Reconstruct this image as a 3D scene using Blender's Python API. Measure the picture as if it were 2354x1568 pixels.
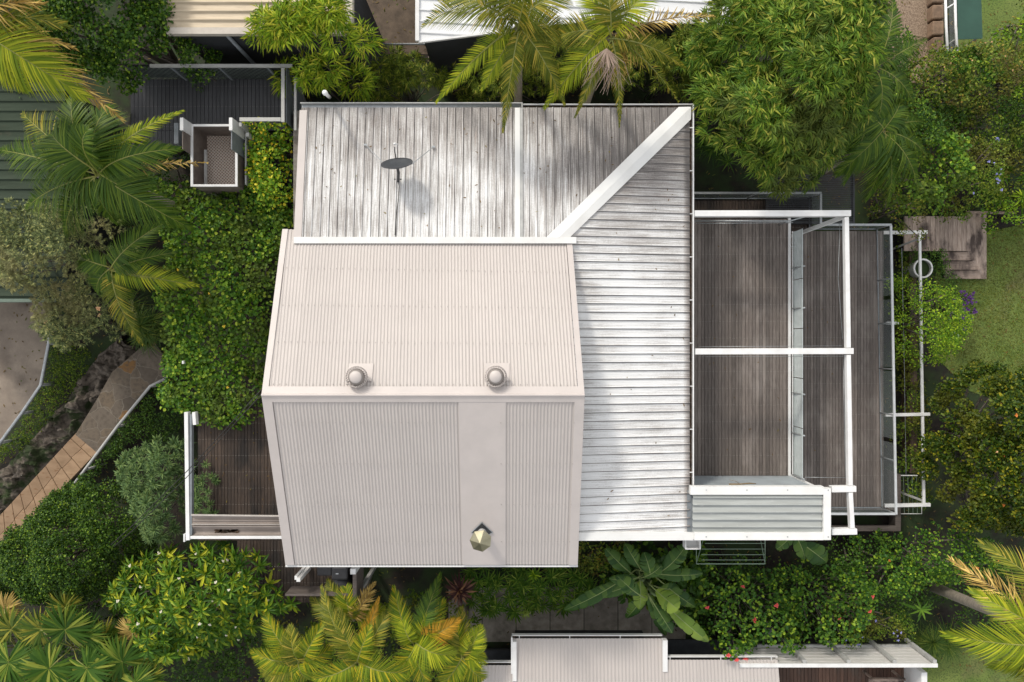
import bpy, math, random
import numpy as np
from mathutils import Vector
random.seed(7); RNG = np.random.default_rng(11)
for o in list(bpy.data.objects): bpy.data.objects.remove(o)
SC = bpy.context.scene
# ---------------------------------------------------------------- camera, sky, sun, exposure
F, H = 1650.0, 22.5                       # focal length in photo pixels (2353 wide), height of the drone in metres
cam = bpy.data.objects.new("camera", bpy.data.cameras.new("camera")); SC.collection.objects.link(cam)
cam.location = (0, 0, H); cam.rotation_euler = (0, 0, 0)
cam.data.sensor_width = 36; cam.data.lens = 36*F/2353; cam.data.clip_end = 2000; cam.data.clip_start = .1
SC.camera = cam
SUN = Vector((-1.28, 2.27, 1.85)).normalized()
elev = math.asin(SUN.z); azim = math.atan2(SUN.x, SUN.y)
w = bpy.data.worlds.new("World"); SC.world = w; w.use_nodes = True
nt = w.node_tree; bg = nt.nodes["Background"]; sk = nt.nodes.new("ShaderNodeTexSky")
sk.sky_type = 'NISHITA'; sk.sun_disc = False; sk.sun_elevation = elev; sk.sun_rotation = azim
sk.air_density = 1.0; sk.dust_density = 2.0; sk.ozone_density = 1.0
hs = nt.nodes.new('ShaderNodeHueSaturation'); hs.inputs['Saturation'].default_value = .35      # hazy white cloud cover
nt.links.new(sk.outputs[0], hs.inputs['Color']); mxs = nt.nodes.new('ShaderNodeMix'); mxs.data_type = 'RGBA'; mxs.inputs[0].default_value = .6; mxs.inputs[7].default_value = (2.15, 2.08, 1.98, 1)   # even cloud veil
nt.links.new(hs.outputs[0], mxs.inputs[6]); nt.links.new(mxs.outputs[2], bg.inputs[0]); bg.inputs[1].default_value = 0.15
sl = bpy.data.lights.new("sun", 'SUN'); sl.energy = .85; sl.angle = math.radians(7); sl.color = (1, .93, .82)
so = bpy.data.objects.new("sun", sl); SC.collection.objects.link(so)
so.rotation_euler = (-SUN).to_track_quat('-Z', 'Y').to_euler()
SC.view_settings.view_transform = 'Standard'; SC.view_settings.look = 'None'
SC.view_settings.exposure = 1.33; SC.view_settings.gamma = 1
# ---------------------------------------------------------------- helpers
def A(u, v, z): return Vector(((u-1176.5)/F*(H-z), (784-v)/F*(H-z), z))
def tag(o, label=None, cat=None, group=None, kind=None):
    if label: o['label'] = label
    if cat: o['category'] = cat
    if group: o['group'] = group
    if kind: o['kind'] = kind
    return o
def empty(name, loc, label, cat, group=None):
    o = bpy.data.objects.new(name, None); SC.collection.objects.link(o); o.location = loc
    o.empty_display_size = .2
    return tag(o, label, cat, group)
def link(name, me, mat, parent=None):
    for m in (mat if isinstance(mat, (list, tuple)) else [mat]): me.materials.append(m)
    o = bpy.data.objects.new(name, me); SC.collection.objects.link(o)
    if parent is not None:
        # children keep world-space meshes: offset by the thing's own location
        off = Vector((0, 0, 0)); p = parent
        while p is not None: off += p.location; p = p.parent
        o.parent = parent; o.location = -off
    return o
def npmesh(name, V, Fc, mat, parent=None, smooth=False, mi=None):
    """V (n,3) float, Fc (m,k) int"""
    me = bpy.data.meshes.new(name); m, k = Fc.shape
    me.vertices.add(len(V)); me.vertices.foreach_set("co", np.ascontiguousarray(V, dtype=np.float32).ravel())
    me.loops.add(m*k); me.loops.foreach_set("vertex_index", np.ascontiguousarray(Fc, dtype=np.int32).ravel())
    me.polygons.add(m); me.polygons.foreach_set("loop_start", np.arange(0, m*k, k, dtype=np.int32))
    me.polygons.foreach_set("loop_total", np.full(m, k, dtype=np.int32))
    me.update(calc_edges=True)
    if smooth: me.polygons.foreach_set("use_smooth", np.ones(m, dtype=bool))
    if mi is not None: me.polygons.foreach_set("material_index", np.asarray(mi, dtype=np.int32))
    return link(name, me, mat, parent)
class MB:
    def __init__(s): s.v = []; s.f = []
    def add(s, vs, fs):
        n = len(s.v); s.v += [tuple(x) for x in vs]; s.f += [tuple(n+i for i in f) for f in fs]; return s
    def hexa(s, b, t):       # 4 bottom, 4 top corners
        return s.add(list(b)+list(t), [(3,2,1,0),(4,5,6,7),(0,1,5,4),(1,2,6,5),(2,3,7,6),(3,0,4,7)])
    def box(s, x0, x1, y0, y1, z0, z1):
        c = [(x0,y0),(x1,y0),(x1,y1),(x0,y1)]
        return s.hexa([(x,y,z0) for x,y in c], [(x,y,z1) for x,y in c])
    def prism(s, pts, z0, z1):   # pts list of xy, z1 may be list
        n = len(pts); a = [(p[0],p[1],z0) for p in pts]; zt = z1 if isinstance(z1,(list,tuple)) else [z1]*n
        b = [(p[0],p[1],z) for p,z in zip(pts,zt)]
        return s.add(a+b, [tuple(range(n))[::-1], tuple(range(n,2*n))]+[(i,(i+1)%n,n+(i+1)%n,n+i) for i in range(n)])
    def slab(s, top, th):        # polygon in 3d, extruded straight down
        n = len(top); return s.add([(p[0],p[1],p[2]-th) for p in top]+[tuple(p) for p in top],
            [tuple(range(n))[::-1], tuple(range(n,2*n))]+[(i,(i+1)%n,n+(i+1)%n,n+i) for i in range(n)])
    def bar(s, a, b, w, h, up=Vector((0,0,1))):   # box section from a to b
        a = Vector(a); b = Vector(b); d = (b-a).normalized(); u = up
        if abs(d.dot(u)) > .95: u = Vector((0,1,0))
        r = d.cross(u).normalized(); u = r.cross(d).normalized()
        q = [(-.5,-.5),(.5,-.5),(.5,.5),(-.5,.5)]
        return s.hexa([a+r*w*i+u*h*j for i,j in q][::-1], [b+r*w*i+u*h*j for i,j in q][::-1])
    def tube(s, pts, r, seg=8):
        pts = [Vector(p) for p in pts]; n = len(pts); rr = r if isinstance(r,(list,tuple)) else [r]*n
        vs = []; ref = None
        for i,p in enumerate(pts):
            d = (pts[min(i+1,n-1)]-pts[max(i-1,0)]).normalized()
            if ref is None: ref = Vector((0,0,1)) if abs(d.z) < .9 else Vector((1,0,0))
            x = d.cross(ref).normalized(); y = x.cross(d).normalized(); ref = y
            for k in range(seg):
                a = 2*math.pi*k/seg; vs.append(p+(x*math.cos(a)+y*math.sin(a))*rr[i])
        fs = [(i*seg+k, i*seg+(k+1)%seg, (i+1)*seg+(k+1)%seg, (i+1)*seg+k) for i in range(n-1) for k in range(seg)]
        fs += [tuple(range(seg))[::-1], tuple(range((n-1)*seg, n*seg))]
        return s.add(vs, fs)
    def lathe(s, c, prof, seg=24):   # prof (r,z)
        vs = [(c[0]+r*math.cos(2*math.pi*k/seg), c[1]+r*math.sin(2*math.pi*k/seg), c[2]+z) for r,z in prof for k in range(seg)]
        return s.add(vs, [(i*seg+k, i*seg+(k+1)%seg, (i+1)*seg+(k+1)%seg, (i+1)*seg+k) for i in range(len(prof)-1) for k in range(seg)])
    def build(s, name, mat, parent=None, smooth=False, bevel=0):
        me = bpy.data.meshes.new(name); me.from_pydata(s.v, [], s.f); me.update()
        if smooth: me.polygons.foreach_set("use_smooth", np.ones(len(me.polygons), dtype=bool))
        o = link(name, me, mat, parent)
        if bevel:
            b = o.modifiers.new("bevel", 'BEVEL'); b.width = bevel; b.segments = 2; b.limit_method = 'ANGLE'
        return o
def MBf(fn, *a, **k):
    m = MB(); getattr(m, fn)(*a, **k); return m
# ---------------------------------------------------------------- materials
def _nt(name):
    m = bpy.data.materials.new(name); m.use_nodes = True; t = m.node_tree
    return m, t, t.nodes, t.links, t.nodes["Principled BSDF"]
def N(t, kind, **k):
    n = t.nodes.new(kind)
    for a, b in k.items(): setattr(n, a, b)
    return n
def col(c): return (c[0], c[1], c[2], 1)
def ramp(t, stops, src):
    r = N(t, "ShaderNodeValToRGB"); e = r.color_ramp.elements
    while len(e) < len(stops): e.new(.5)
    for q, (p, c) in zip(e, stops): q.position = p; q.color = col(c)
    t.links.new(src, r.inputs[0]); return r
def noise(t, scale, stretch=(1,1,1), detail=5, rough=.6, rot=0):
    tc = N(t, "ShaderNodeTexCoord"); mp = N(t, "ShaderNodeMapping"); mp.inputs["Scale"].default_value = stretch
    mp.inputs["Rotation"].default_value = (0, 0, rot)
    n = N(t, "ShaderNodeTexNoise"); n.inputs["Scale"].default_value = scale; n.inputs["Detail"].default_value = detail
    n.inputs["Roughness"].default_value = rough
    t.links.new(tc.outputs["Object"], mp.inputs[0]); t.links.new(mp.outputs[0], n.inputs["Vector"]); return n.outputs["Fac"]
def mixc(t, fac, a, b, mode='MIX'):
    m = N(t, "ShaderNodeMix", data_type='RGBA', blend_type=mode)
    if isinstance(fac, float): m.inputs[0].default_value = fac
    else: t.links.new(fac, m.inputs[0])
    for s, i in ((a, 6), (b, 7)):
        if isinstance(s, tuple): m.inputs[i].default_value = col(s)
        else: t.links.new(s, m.inputs[i])
    return m.outputs[2]
def mth(t, op, a, b=None):
    m = N(t, "ShaderNodeMath", operation=op)
    for s, i in ((a, 0), (b, 1)):
        if s is None: continue
        if isinstance(s, (int, float)): m.inputs[i].default_value = s
        else: t.links.new(s, m.inputs[i])
    return m.outputs[0]
def bump(t, bs, h, strength=.3, dist=.01):
    b = N(t, "ShaderNodeBump"); b.inputs["Strength"].default_value = strength; b.inputs["Distance"].default_value = dist
    t.links.new(h, b.inputs["Height"]); t.links.new(b.outputs[0], bs.inputs["Normal"])
def surf(name, c1, c2=None, scale=4, stretch=(1,1,1), lo=.35, hi=.65, rough=.6, metal=0, bmp=0, bscale=40, island=0, spec=.5, extra=None, rot=0):
    m, t, n, l, bs = _nt(name)
    bs.inputs["Roughness"].default_value = rough; bs.inputs["Metallic"].default_value = metal
    bs.inputs["Specular IOR Level"].default_value = spec
    if c2 is None: c2 = tuple(x*.82 for x in c1)
    c = ramp(t, [(lo, c1), (hi, c2)], noise(t, scale, stretch, rot=rot)).outputs[0]
    if extra:   # list of (colour, scale, stretch, lo, hi)
        for ec, es, est, elo, ehi in extra:
            f = ramp(t, [(elo, (0,0,0)), (ehi, (1,1,1))], noise(t, es, est)).outputs[0]
            c = mixc(t, f, c, ec)
    if island:
        g = N(t, "ShaderNodeNewGeometry"); r = ramp(t, [(0, (1-island,)*3), (1, (1+island*.0,)*3)], g.outputs["Random Per Island"])
        c = mixc(t, 1.0, c, r.outputs[0], 'MULTIPLY')
    l.new(c, bs.inputs["Base Color"])
    if bmp: bump(t, bs, noise(t, bscale, stretch, rot=rot), bmp)
    return m
def leafmat(name, stops, rough=.45, trans=.28, patch=None, pscale=1.2, spec=.4):
    """stops: colours along the per-leaf random value; patch: colour that takes over in noise patches"""
    m, t, n, l, bs = _nt(name)
    stops = [(p_, (min(.9,c_[0]*1.75), min(.9,c_[1]*1.68), c_[2]*.85)) for p_, c_ in stops]
    g = N(t, "ShaderNodeNewGeometry"); c = ramp(t, stops, g.outputs["Random Per Island"]).outputs[0]
    if patch:
        f = ramp(t, [(.48, (0,0,0)), (.62, (1,1,1))], noise(t, pscale, detail=3)).outputs[0]
        c = mixc(t, f, c, mixc(t, .75, c, patch))
    bs.inputs["Roughness"].default_value = rough+.08; bs.inputs["Specular IOR Level"].default_value = spec*.5
    l.new(c, bs.inputs["Base Color"])
    tr = N(t, "ShaderNodeBsdfTranslucent"); l.new(mixc(t, 1.0, c, (1.5, 1.35, .5), 'MULTIPLY'), tr.inputs[0])
    ms = N(t, "ShaderNodeMixShader"); ms.inputs[0].default_value = trans*.7
    l.new(bs.outputs[0], ms.inputs[1]); l.new(tr.outputs[0], ms.inputs[2]); l.new(ms.outputs[0], n["Material Output"].inputs[0])
    return m
M = {}
M['white'] = surf('white_paint', (.74,.74,.73), (.62,.61,.59), 3, rough=.45, lo=.45, hi=.8)
M['beige'] = surf('cream_corrugated_steel', (.497,.455,.425), (.457,.418,.392), 1.2, rough=.5, lo=.3, hi=.8, extra=[((.42,.38,.355), 2.2, (6,.5,1), .62, .85)])
def laps(m, pitch):
    t = m.node_tree; l = t.links; bs = t.nodes["Principled BSDF"]; src = bs.inputs["Base Color"].links[0].from_socket
    tc = N(t, "ShaderNodeTexCoord"); sp = N(t, "ShaderNodeSeparateXYZ"); l.new(tc.outputs["Object"], sp.inputs[0])
    fr = mth(t, 'FRACT', mth(t, 'DIVIDE', mth(t, 'ADD', sp.outputs["X"], 20.0), pitch))
    ln = mth(t, 'MULTIPLY', mth(t, 'LESS_THAN', fr, .016), .35)
    sheet = N(t, "ShaderNodeTexWhiteNoise", noise_dimensions='1D'); l.new(mth(t, 'FLOOR', mth(t, 'DIVIDE', mth(t, 'ADD', sp.outputs["X"], 20.0), pitch)), sheet.inputs["W"])
    sh = ramp(t, [(0,(.955,.955,.955)),(1,(1,1,1))], sheet.outputs["Value"]).outputs[0]
    l.new(mixc(t, ln, mixc(t, 1.0, src, sh, 'MULTIPLY'), (.27,.24,.22)), bs.inputs["Base Color"])
laps(M['beige'], .762)
M['beigeflash'] = surf('cream_steel_flashing', (.52,.47,.442), (.48,.436,.41), 2, rough=.5)
M['grey'] = surf('light_grey_paint', (.45,.45,.43), (.36,.36,.35), 5, rough=.5)
M['bluegrey'] = surf('blue_grey_paint', (.22,.24,.26), (.16,.18,.19), 5, rough=.5)
M['darkmetal'] = surf('dark_metal', (.035,.038,.042), (.02,.022,.025), 6, rough=.4)
M['black'] = surf('black_cover', (.012,.012,.014), (.02,.02,.022), 9, rough=.45)
M['galv'] = surf('galvanised_steel', (.42,.44,.45), (.32,.34,.35), 14, rough=.38, metal=.6)
M['wall'] = surf('painted_wall', (.42,.42,.40), (.34,.34,.33), 3, rough=.8)
M['darkwall'] = surf('dark_painted_wall', (.035,.037,.042), (.025,.027,.03), 3, rough=.7)
M['glass'], t_, _, _, bs_ = _nt('balustrade_glass')
bs_.inputs["Base Color"].default_value = (.55,.62,.63,1); bs_.inputs["Roughness"].default_value = .05
bs_.inputs["Alpha"].default_value = .10; bs_.inputs["Specular IOR Level"].default_value = .5
M['frost'] = surf('frosted_white_glass', (.62,.68,.68), (.52,.58,.58), 1.5, (1,3,1), rough=.25, spec=.6)
# weathered white-painted roof: dirt streaks run with the fall of the sheets
def weathered(name, along, heavy, fw, ribk):
    m, t, n, l, bs = _nt(name)
    def S(a, b): return (a, b, 1) if along == 'y' else (b, a, 1)
    hair = noise(t, 2.6, S(30, .35), 5, .75)          # hair fine run marks between the minor ribs
    fine = noise(t, 2.4, S(13, .30), 6, .7)
    mid = noise(t, 1.0, S(3.0, .45), 5, .65); pat = noise(t, .6, (1,1,1), 4, .55); speck = noise(t, 34, (1,1,1), 3, .7)
    tc = N(t, "ShaderNodeTexCoord"); sp = N(t, "ShaderNodeSeparateXYZ"); l.new(tc.outputs["Object"], sp.inputs[0])
    if along == 'y':    # dirtier to the north and east where leaves drop
        g = mth(t, 'MULTIPLY', mth(t, 'ADD', sp.outputs["Y"], -3.6), .050)
        g = mth(t, 'ADD', g, mth(t, 'MULTIPLY', mth(t, 'MAXIMUM', mth(t, 'ADD', sp.outputs["X"], -.1), 0), .045))
        pp = mth(t, 'DIVIDE', mth(t, 'ADD', sp.outputs["X"], 5.13), .1985)
    else:
        g = mth(t, 'MULTIPLY', mth(t, 'MAXIMUM', mth(t, 'ADD', sp.outputs["Y"], -1.6), -.5), .058)
        g = mth(t, 'ADD', g, mth(t, 'MULTIPLY', mth(t, 'MAXIMUM', mth(t, 'ADD', sp.outputs["X"], -4.16), 0), 1.6))
        pp = mth(t, 'DIVIDE', mth(t, 'SUBTRACT', 5.69, sp.outputs["Y"]), .2005)
    f = mth(t, 'ADD', mth(t, 'MULTIPLY', fine, .42*fw), mth(t, 'MULTIPLY', mid, .26)); f = mth(t, 'ADD', f, mth(t, 'MULTIPLY', pat, .42))
    f = mth(t, 'ADD', f, mth(t, 'MULTIPLY', mth(t, 'SUBTRACT', hair, .5), .95*fw)); f = mth(t, 'ADD', f, mth(t, 'MULTIPLY', mth(t, 'SUBTRACT', speck, .5), .20))
    f = mth(t, 'ADD', f, mth(t, 'ADD', g, heavy+.42*(1-fw)*.5))
    fr = mth(t, 'FRACT', pp); rib = mth(t, 'MULTIPLY', mth(t, 'GREATER_THAN', fr, .90), mth(t, 'LESS_THAN', fr, .995))  # narrow darker line along one side of every rib
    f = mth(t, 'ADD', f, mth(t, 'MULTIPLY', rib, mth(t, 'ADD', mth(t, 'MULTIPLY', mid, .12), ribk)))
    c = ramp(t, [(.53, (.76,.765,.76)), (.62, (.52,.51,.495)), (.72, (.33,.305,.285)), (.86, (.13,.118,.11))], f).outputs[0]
    rust = ramp(t, [(.66, (0,0,0)), (.74, (1,1,1))], noise(t, 2.3, S(9, .5), 2, .5)).outputs[0]
    c = mixc(t, mth(t, 'MULTIPLY', rust, .12), c, (.42,.2,.07))
    l.new(c, bs.inputs["Base Color"]); bs.inputs["Roughness"].default_value = .6
    bump(t, bs, noise(t, 60, S(9, .5)), .15, .004); return m
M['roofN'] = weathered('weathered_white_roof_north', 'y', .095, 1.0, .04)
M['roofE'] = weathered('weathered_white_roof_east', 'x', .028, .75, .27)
M['flash'] = surf('white_roof_flashing', (.74,.74,.72), (.64,.63,.60), 1.6, rough=.45, lo=.45, hi=.85, extra=[((.5,.46,.4), 7, (1,1,1), .72, .85)])
M['greyroof'] = surf('grey_steel_roof', (.38,.40,.385), (.30,.315,.30), 2.5, (.4,5,1), rough=.42, extra=[((.5,.5,.48), 4, (1,3,1), .62, .8)])
M['creamroof'] = surf('cream_weathered_roof', (.60,.50,.36), (.50,.41,.29), 2.5, (.5,6,1), rough=.6, extra=[((.30,.24,.17), 4, (.5,6,1), .6, .8)])
M['whiteroof'] = surf('white_steel_roof', (.78,.79,.80), (.70,.71,.72), 1.5, rough=.4)
M['greenroof'] = surf('dark_green_roof', (.042,.058,.040), (.030,.042,.028), 2, (.4,4,1), spec=.15, rough=.85, extra=[((.065,.062,.045), 3, (1,2,1), .6, .8)])  # base colour lowered to carry the shade of the palms over it
def wood(name, c1, c2, dark, scale=7, along='y', rough=.75, dlo=.52, dhi=.72, isl=.45):
    st = (9, .5, 1) if along == 'y' else (.5, 9, 1)
    return surf(name, c1, c2, scale, st, .35, .68, rough=rough, bmp=.5, bscale=18, island=isl, extra=[(dark, 1.1, (1.6,.8,1), dlo, dhi)])
M['deck'] = wood('grey_brown_deck_boards', (.215,.182,.160), (.118,.098,.085), (.29,.255,.23), dlo=.5, dhi=.75)
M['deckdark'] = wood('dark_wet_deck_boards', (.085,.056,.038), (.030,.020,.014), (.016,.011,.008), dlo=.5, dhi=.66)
M['walk'] = wood('charcoal_walkway_boards', (.075,.076,.083), (.052,.053,.058), (.045,.045,.05), rough=.6, isl=.25)
M['oldwood'] = wood('weathered_stair_timber', (.60,.48,.40), (.32,.235,.185), (.08,.055,.045), dlo=.5, dhi=.64)
M['oldwoodx'] = wood('weathered_stair_timber_across', (.60,.47,.38), (.31,.22,.17), (.08,.055,.045), along='x', dlo=.5, dhi=.64)
M['redwood'] = wood('red_brown_deck_boards', (.16,.085,.055), (.09,.047,.03), (.12,.09,.07))
M['planter'] = wood('planter_timber', (.17,.14,.12), (.10,.08,.07), (.06,.05,.045), along='x')
M['screw'] = surf('steel_screw', (.30,.28,.26), rough=.4)
M['gap'] = surf('dark_gap', (.012,.010,.009), rough=.9)
M['soil'] = surf('garden_soil', (.028,.021,.015), (.012,.010,.008), 5, rough=.95, bmp=.8, bscale=30, extra=[((.025,.045,.012), .9, (1,1,1), .42, .58)])
M['dirt'] = surf('bare_brown_dirt', (.13,.095,.065), (.075,.055,.038), 3, rough=.95, bmp=.6, bscale=60)
M['gravel'] = surf('pebble_gravel', (.36,.27,.19), (.16,.11,.075), 26, rough=.9, bmp=1, bscale=26)
M['lawn'] = surf('lawn_turf', (.115,.175,.03), (.16,.205,.045), 1.1, rough=.9, bmp=.8, bscale=90, extra=[((.15,.14,.055), .8, (1,1,1), .55, .75), ((.035,.06,.012), 22, (1,1,1), .5, .7)])
M['drive'] = surf('stained_concrete', (.31,.255,.20), (.21,.17,.135), 1.1, rough=.9, bmp=.3, bscale=90, extra=[((.14,.112,.088), .7, (1,1,1), .52, .72)])
M['conc'] = surf('mottled_concrete_slab', (.42,.375,.32), (.26,.23,.195), 3.5, rough=.9, bmp=.4, bscale=50, island=.25, extra=[((.18,.16,.13), 1.8, (1,1,1), .55, .7)])
M['sand'] = surf('honey_sandstone', (.40,.265,.16), (.29,.185,.105), 1.6, (1,2.5,1), rough=.85, bmp=.3, bscale=40, island=.35, rot=.8, extra=[((.25,.13,.06), 3.5, (1,4,1), .6, .68)])
M['rock'] = surf('grey_rock', (.24,.20,.16), (.075,.06,.047), 6, rough=.95, bmp=1, bscale=16, island=.4, extra=[((.035,.055,.015), 1.3, (1,1,1), .5, .6)])
def paving():
    m, t, n, l, bs = _nt('crazy_paving')
    tc = N(t, "ShaderNodeTexCoord"); nz = N(t, "ShaderNodeTexNoise"); nz.inputs["Scale"].default_value = 2.5
    l.new(tc.outputs["Object"], nz.inputs["Vector"])
    ad = N(t, "ShaderNodeVectorMath", operation='MULTIPLY_ADD'); l.new(nz.outputs["Color"], ad.inputs[0]); ad.inputs[1].default_value = (.35,.35,0); l.new(tc.outputs["Object"], ad.inputs[2])
    v1 = N(t, "ShaderNodeTexVoronoi", feature='DISTANCE_TO_EDGE'); v2 = N(t, "ShaderNodeTexVoronoi")
    for v in (v1, v2): v.inputs["Scale"].default_value = 2.1; l.new(ad.outputs[0], v.inputs["Vector"])
    sp = N(t, "ShaderNodeSeparateColor"); l.new(v2.outputs["Color"], sp.inputs[0])
    c = ramp(t, [(0, (.095,.075,.057)), (.45, (.13,.105,.08)), (.72, (.14,.105,.07)), (.85, (.20,.105,.035))], sp.outputs[0]).outputs[0]
    c = mixc(t, ramp(t, [(.45,(0,0,0)),(.7,(1,1,1))], noise(t, 9)).outputs[0], c, (.085,.068,.05))
    c = mixc(t, ramp(t, [(.008,(1,1,1)),(.02,(0,0,0))], v1.outputs["Distance"]).outputs[0], c, (.17,.145,.115))
    l.new(c, bs.inputs["Base Color"]); bs.inputs["Roughness"].default_value = .9
    bump(t, bs, v1.outputs["Distance"], .5, .05); return m
M['pave'] = paving()
def tread():
    m, t, n, l, bs = _nt('lattice_floor')
    tc = N(t, "ShaderNodeTexCoord"); out = None
    for a in (.72, -.85):
        mp = N(t, "ShaderNodeMapping"); mp.inputs["Rotation"].default_value = (0,0,a); l.new(tc.outputs["Object"], mp.inputs[0])
        wv = N(t, "ShaderNodeTexWave"); wv.inputs["Scale"].default_value = 5.2; wv.inputs["Distortion"].default_value = 0; l.new(mp.outputs[0], wv.inputs["Vector"])
        out = wv.outputs["Fac"] if out is None else mth(t, 'MAXIMUM', out, wv.outputs["Fac"])
    c = ramp(t, [(.70, (.30,.23,.185)), (.9, (.78,.68,.60))], out).outputs[0]
    l.new(c, bs.inputs["Base Color"]); bs.inputs["Roughness"].default_value = .7; bump(t, bs, out, .5, .01); return m
M['tread'] = tread()
M['ply'] = surf('brown_side_panel', (.20,.165,.14), (.13,.105,.09), 5, rough=.7)
M['shade'] = surf('green_shade_cloth', (.028,.085,.06), (.022,.07,.05), 3, rough=.7)
M['dish'] = surf('charcoal_dish', (.030,.035,.042), (.045,.05,.058), 20, rough=.5)
M['rust'] = surf('rusty_gutter_silt', (.10,.06,.035), (.03,.022,.016), 9, rough=.9)
M['flue'] = surf('pale_metal_cowl', (.36,.33,.23), (.26,.24,.16), 4, rough=.3, metal=.85)
M['cable'] = surf('black_cable', (.015,.014,.013), rough=.5)
M['wire'] = surf('pale_green_wire', (.22,.30,.22), rough=.4)
M['bark'] = surf('grey_bark', (.16,.135,.11), (.08,.066,.054), 9, (1,1,.4), rough=.9, bmp=.8, bscale=20)
M['palmtrunk'] = surf('ringed_palm_trunk', (.30,.26,.21), (.17,.145,.115), 6, (1,1,5), rough=.9, bmp=.6, bscale=12)
M['rachis'] = surf('frond_midrib', (.26,.25,.05), (.17,.19,.04), 5, rough=.5)
M['rachisdry'] = surf('dry_frond_midrib', (.26,.19,.10), (.16,.115,.06), 5, rough=.7)
# ---------------------------------------------------------------- ribbed sheets (real profile)
CORR = [(i/8, .009*math.sin(2*math.pi*i/8)) for i in range(8)]
TRIM = [(0,0),(.12,.0),(.14,.003),(.16,0),(.30,0),(.32,.003),(.34,0),(.48,0),(.50,.003),(.52,0),(.64,0),(.66,.003),(.68,0),(.78,0),(.81,.034),(.88,.034),(.91,0)]
BIGR = [(0,0),(.62,0),(.67,.04),(.83,.04),(.88,0)]
CLIP = [(0,0),(.84,0),(.86,.03),(.93,.03),(.95,0)]
def ribbed(name, c00, c10, c01, c11, pitch, prof, mat, parent, t0=None, t1=None, nt=1, phase=0):
    """ribs run from c00->c01; the profile repeats from c00->c10. t0/t1(point at t=0, s) trim the ends"""
    c00, c10, c01, c11 = map(Vector, (c00, c10, c01, c11))
    W = ((c10-c00).length+(c11-c01).length)/2; nrm = (c10-c00).cross(c01-c00).normalized()
    if nrm.z < 0: nrm = -nrm
    S = [0.0]; Hh = [0.0]; k = 0
    while (k-phase)*pitch < W:
        for f, h in prof:
            s = (k+f-phase)*pitch/W
            if 0 < s < 1: S.append(s); Hh.append(h)
        k += 1
    S.append(1.0); Hh.append(0.0); S = np.array(S); Hh = np.array(Hh)
    a = np.array(c00)[None]*(1-S)[:,None]+np.array(c10)[None]*S[:,None]
    b = np.array(c01)[None]*(1-S)[:,None]+np.array(c11)[None]*S[:,None]
    T0 = np.zeros(len(S)) if t0 is None else np.array([t0(s) for s in S])
    T1 = np.ones(len(S)) if t1 is None else np.array([t1(s) for s in S])
    rows = []
    for j in range(nt+1):
        T = (T0+(T1-T0)*j/nt)[:,None]; rows.append(a*(1-T)+b*T+np.array(nrm)[None]*Hh[:,None])
    n = len(S); V = np.concatenate(rows)
    Fc = np.array([(j*n+i, j*n+i+1, (j+1)*n+i+1, (j+1)*n+i) for j in range(nt) for i in range(n-1) if T1[i]-T0[i] > 1e-4 or T1[i+1]-T0[i+1] > 1e-4])
    o = npmesh(name, V, Fc, mat, parent)
    return o
# ---------------------------------------------------------------- ground and paths
def flat(name, pts, z, mat, kind='structure'):
    P = [A(u, v, z) for u, v in pts]; m = MB(); m.add(P, [tuple(range(len(P)))])
    o = m.build(name, mat); me = o.data
    if me.polygons[0].normal.z < 0: me.flip_normals()
    return tag(o, kind=kind)
g = MB(); g.add([(-400,-400,0),(400,-400,0),(400,400,0),(-400,400,0)], [(0,1,2,3)]); tag(g.build('ground', M['soil']), kind='structure')
flat('lawn', [(2150,560),(2420,500),(2700,520),(2700,1000),(2420,960),(2230,900),(2150,820)], .012, M['lawn'])
flat('lawn', [(2080,1480),(2420,1500),(2700,1500),(2700,1760),(2050,1760)], .012, M['lawn'])
flat('dirt_yard', [(800,-120),(985,-120),(985,125),(800,125)], .010, M['dirt'])
flat('gravel_bed', [(2040,-80),(2168,-80),(2168,190),(2040,190)], .010, M['gravel'])
flat('grass_verge', [(2200,-120),(2700,-120),(2700,200),(2200,130)], .010, M['lawn'])
flat('driveway', [(-400,640),(112,640),(116,740),(96,875),(84,905),(40,960),(-10,1030),(-400,1030)], .012, M['drive'])
flat('stone_path', [(173,999),(225,914),(257,856),(322,800),(352,782),(398,850),(347,889),(282,966),(222,1040)], .755, M['pave'])
o = MB()
for i in range(7):
    a = A(1030+i*78, 1350, .02); b = A(1030+(i+1)*78, 1475, .02); o.box(a.x+.012, b.x-.012, b.y, a.y, -.05, .03)
tag(o.build('concrete_path', M['conc']), kind='structure')
# sandstone steps going down to the left
st = empty('stone_steps', A(100,1140,0), 'honey coloured sandstone steps running diagonally beside the rock wall', 'steps')
pl = Vector((172,998)); pr = Vector((222,1040)); ql = Vector((-22,1208)); qr = Vector((-22,1296))
for i in range(11):
    z = .745-.045*i
    t0 = i/10-.05; t1 = (i+1)/10-.05-.003
    c = [pl.lerp(ql,t0), pr.lerp(qr,t0), pr.lerp(qr,t1), pl.lerp(ql,t1)]
    m = MB()
    sp_ = i % 2
    mid1 = c[0].lerp(c[1],.46+.1*random.random()); mid2 = c[3].lerp(c[2],.46+.1*random.random())
    m.slab([A(*c[0],z), A(*mid1,z), A(*mid2,z), A(*c[3],z)][::-1], .12); m.slab([A(*(mid1+Vector((.3,.2))),z), A(*c[1],z), A(*c[2],z), A(*(mid2+Vector((.3,.2))),z)][::-1], .12)
    m.build('step', M['sand'], st, bevel=.012)
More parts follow.
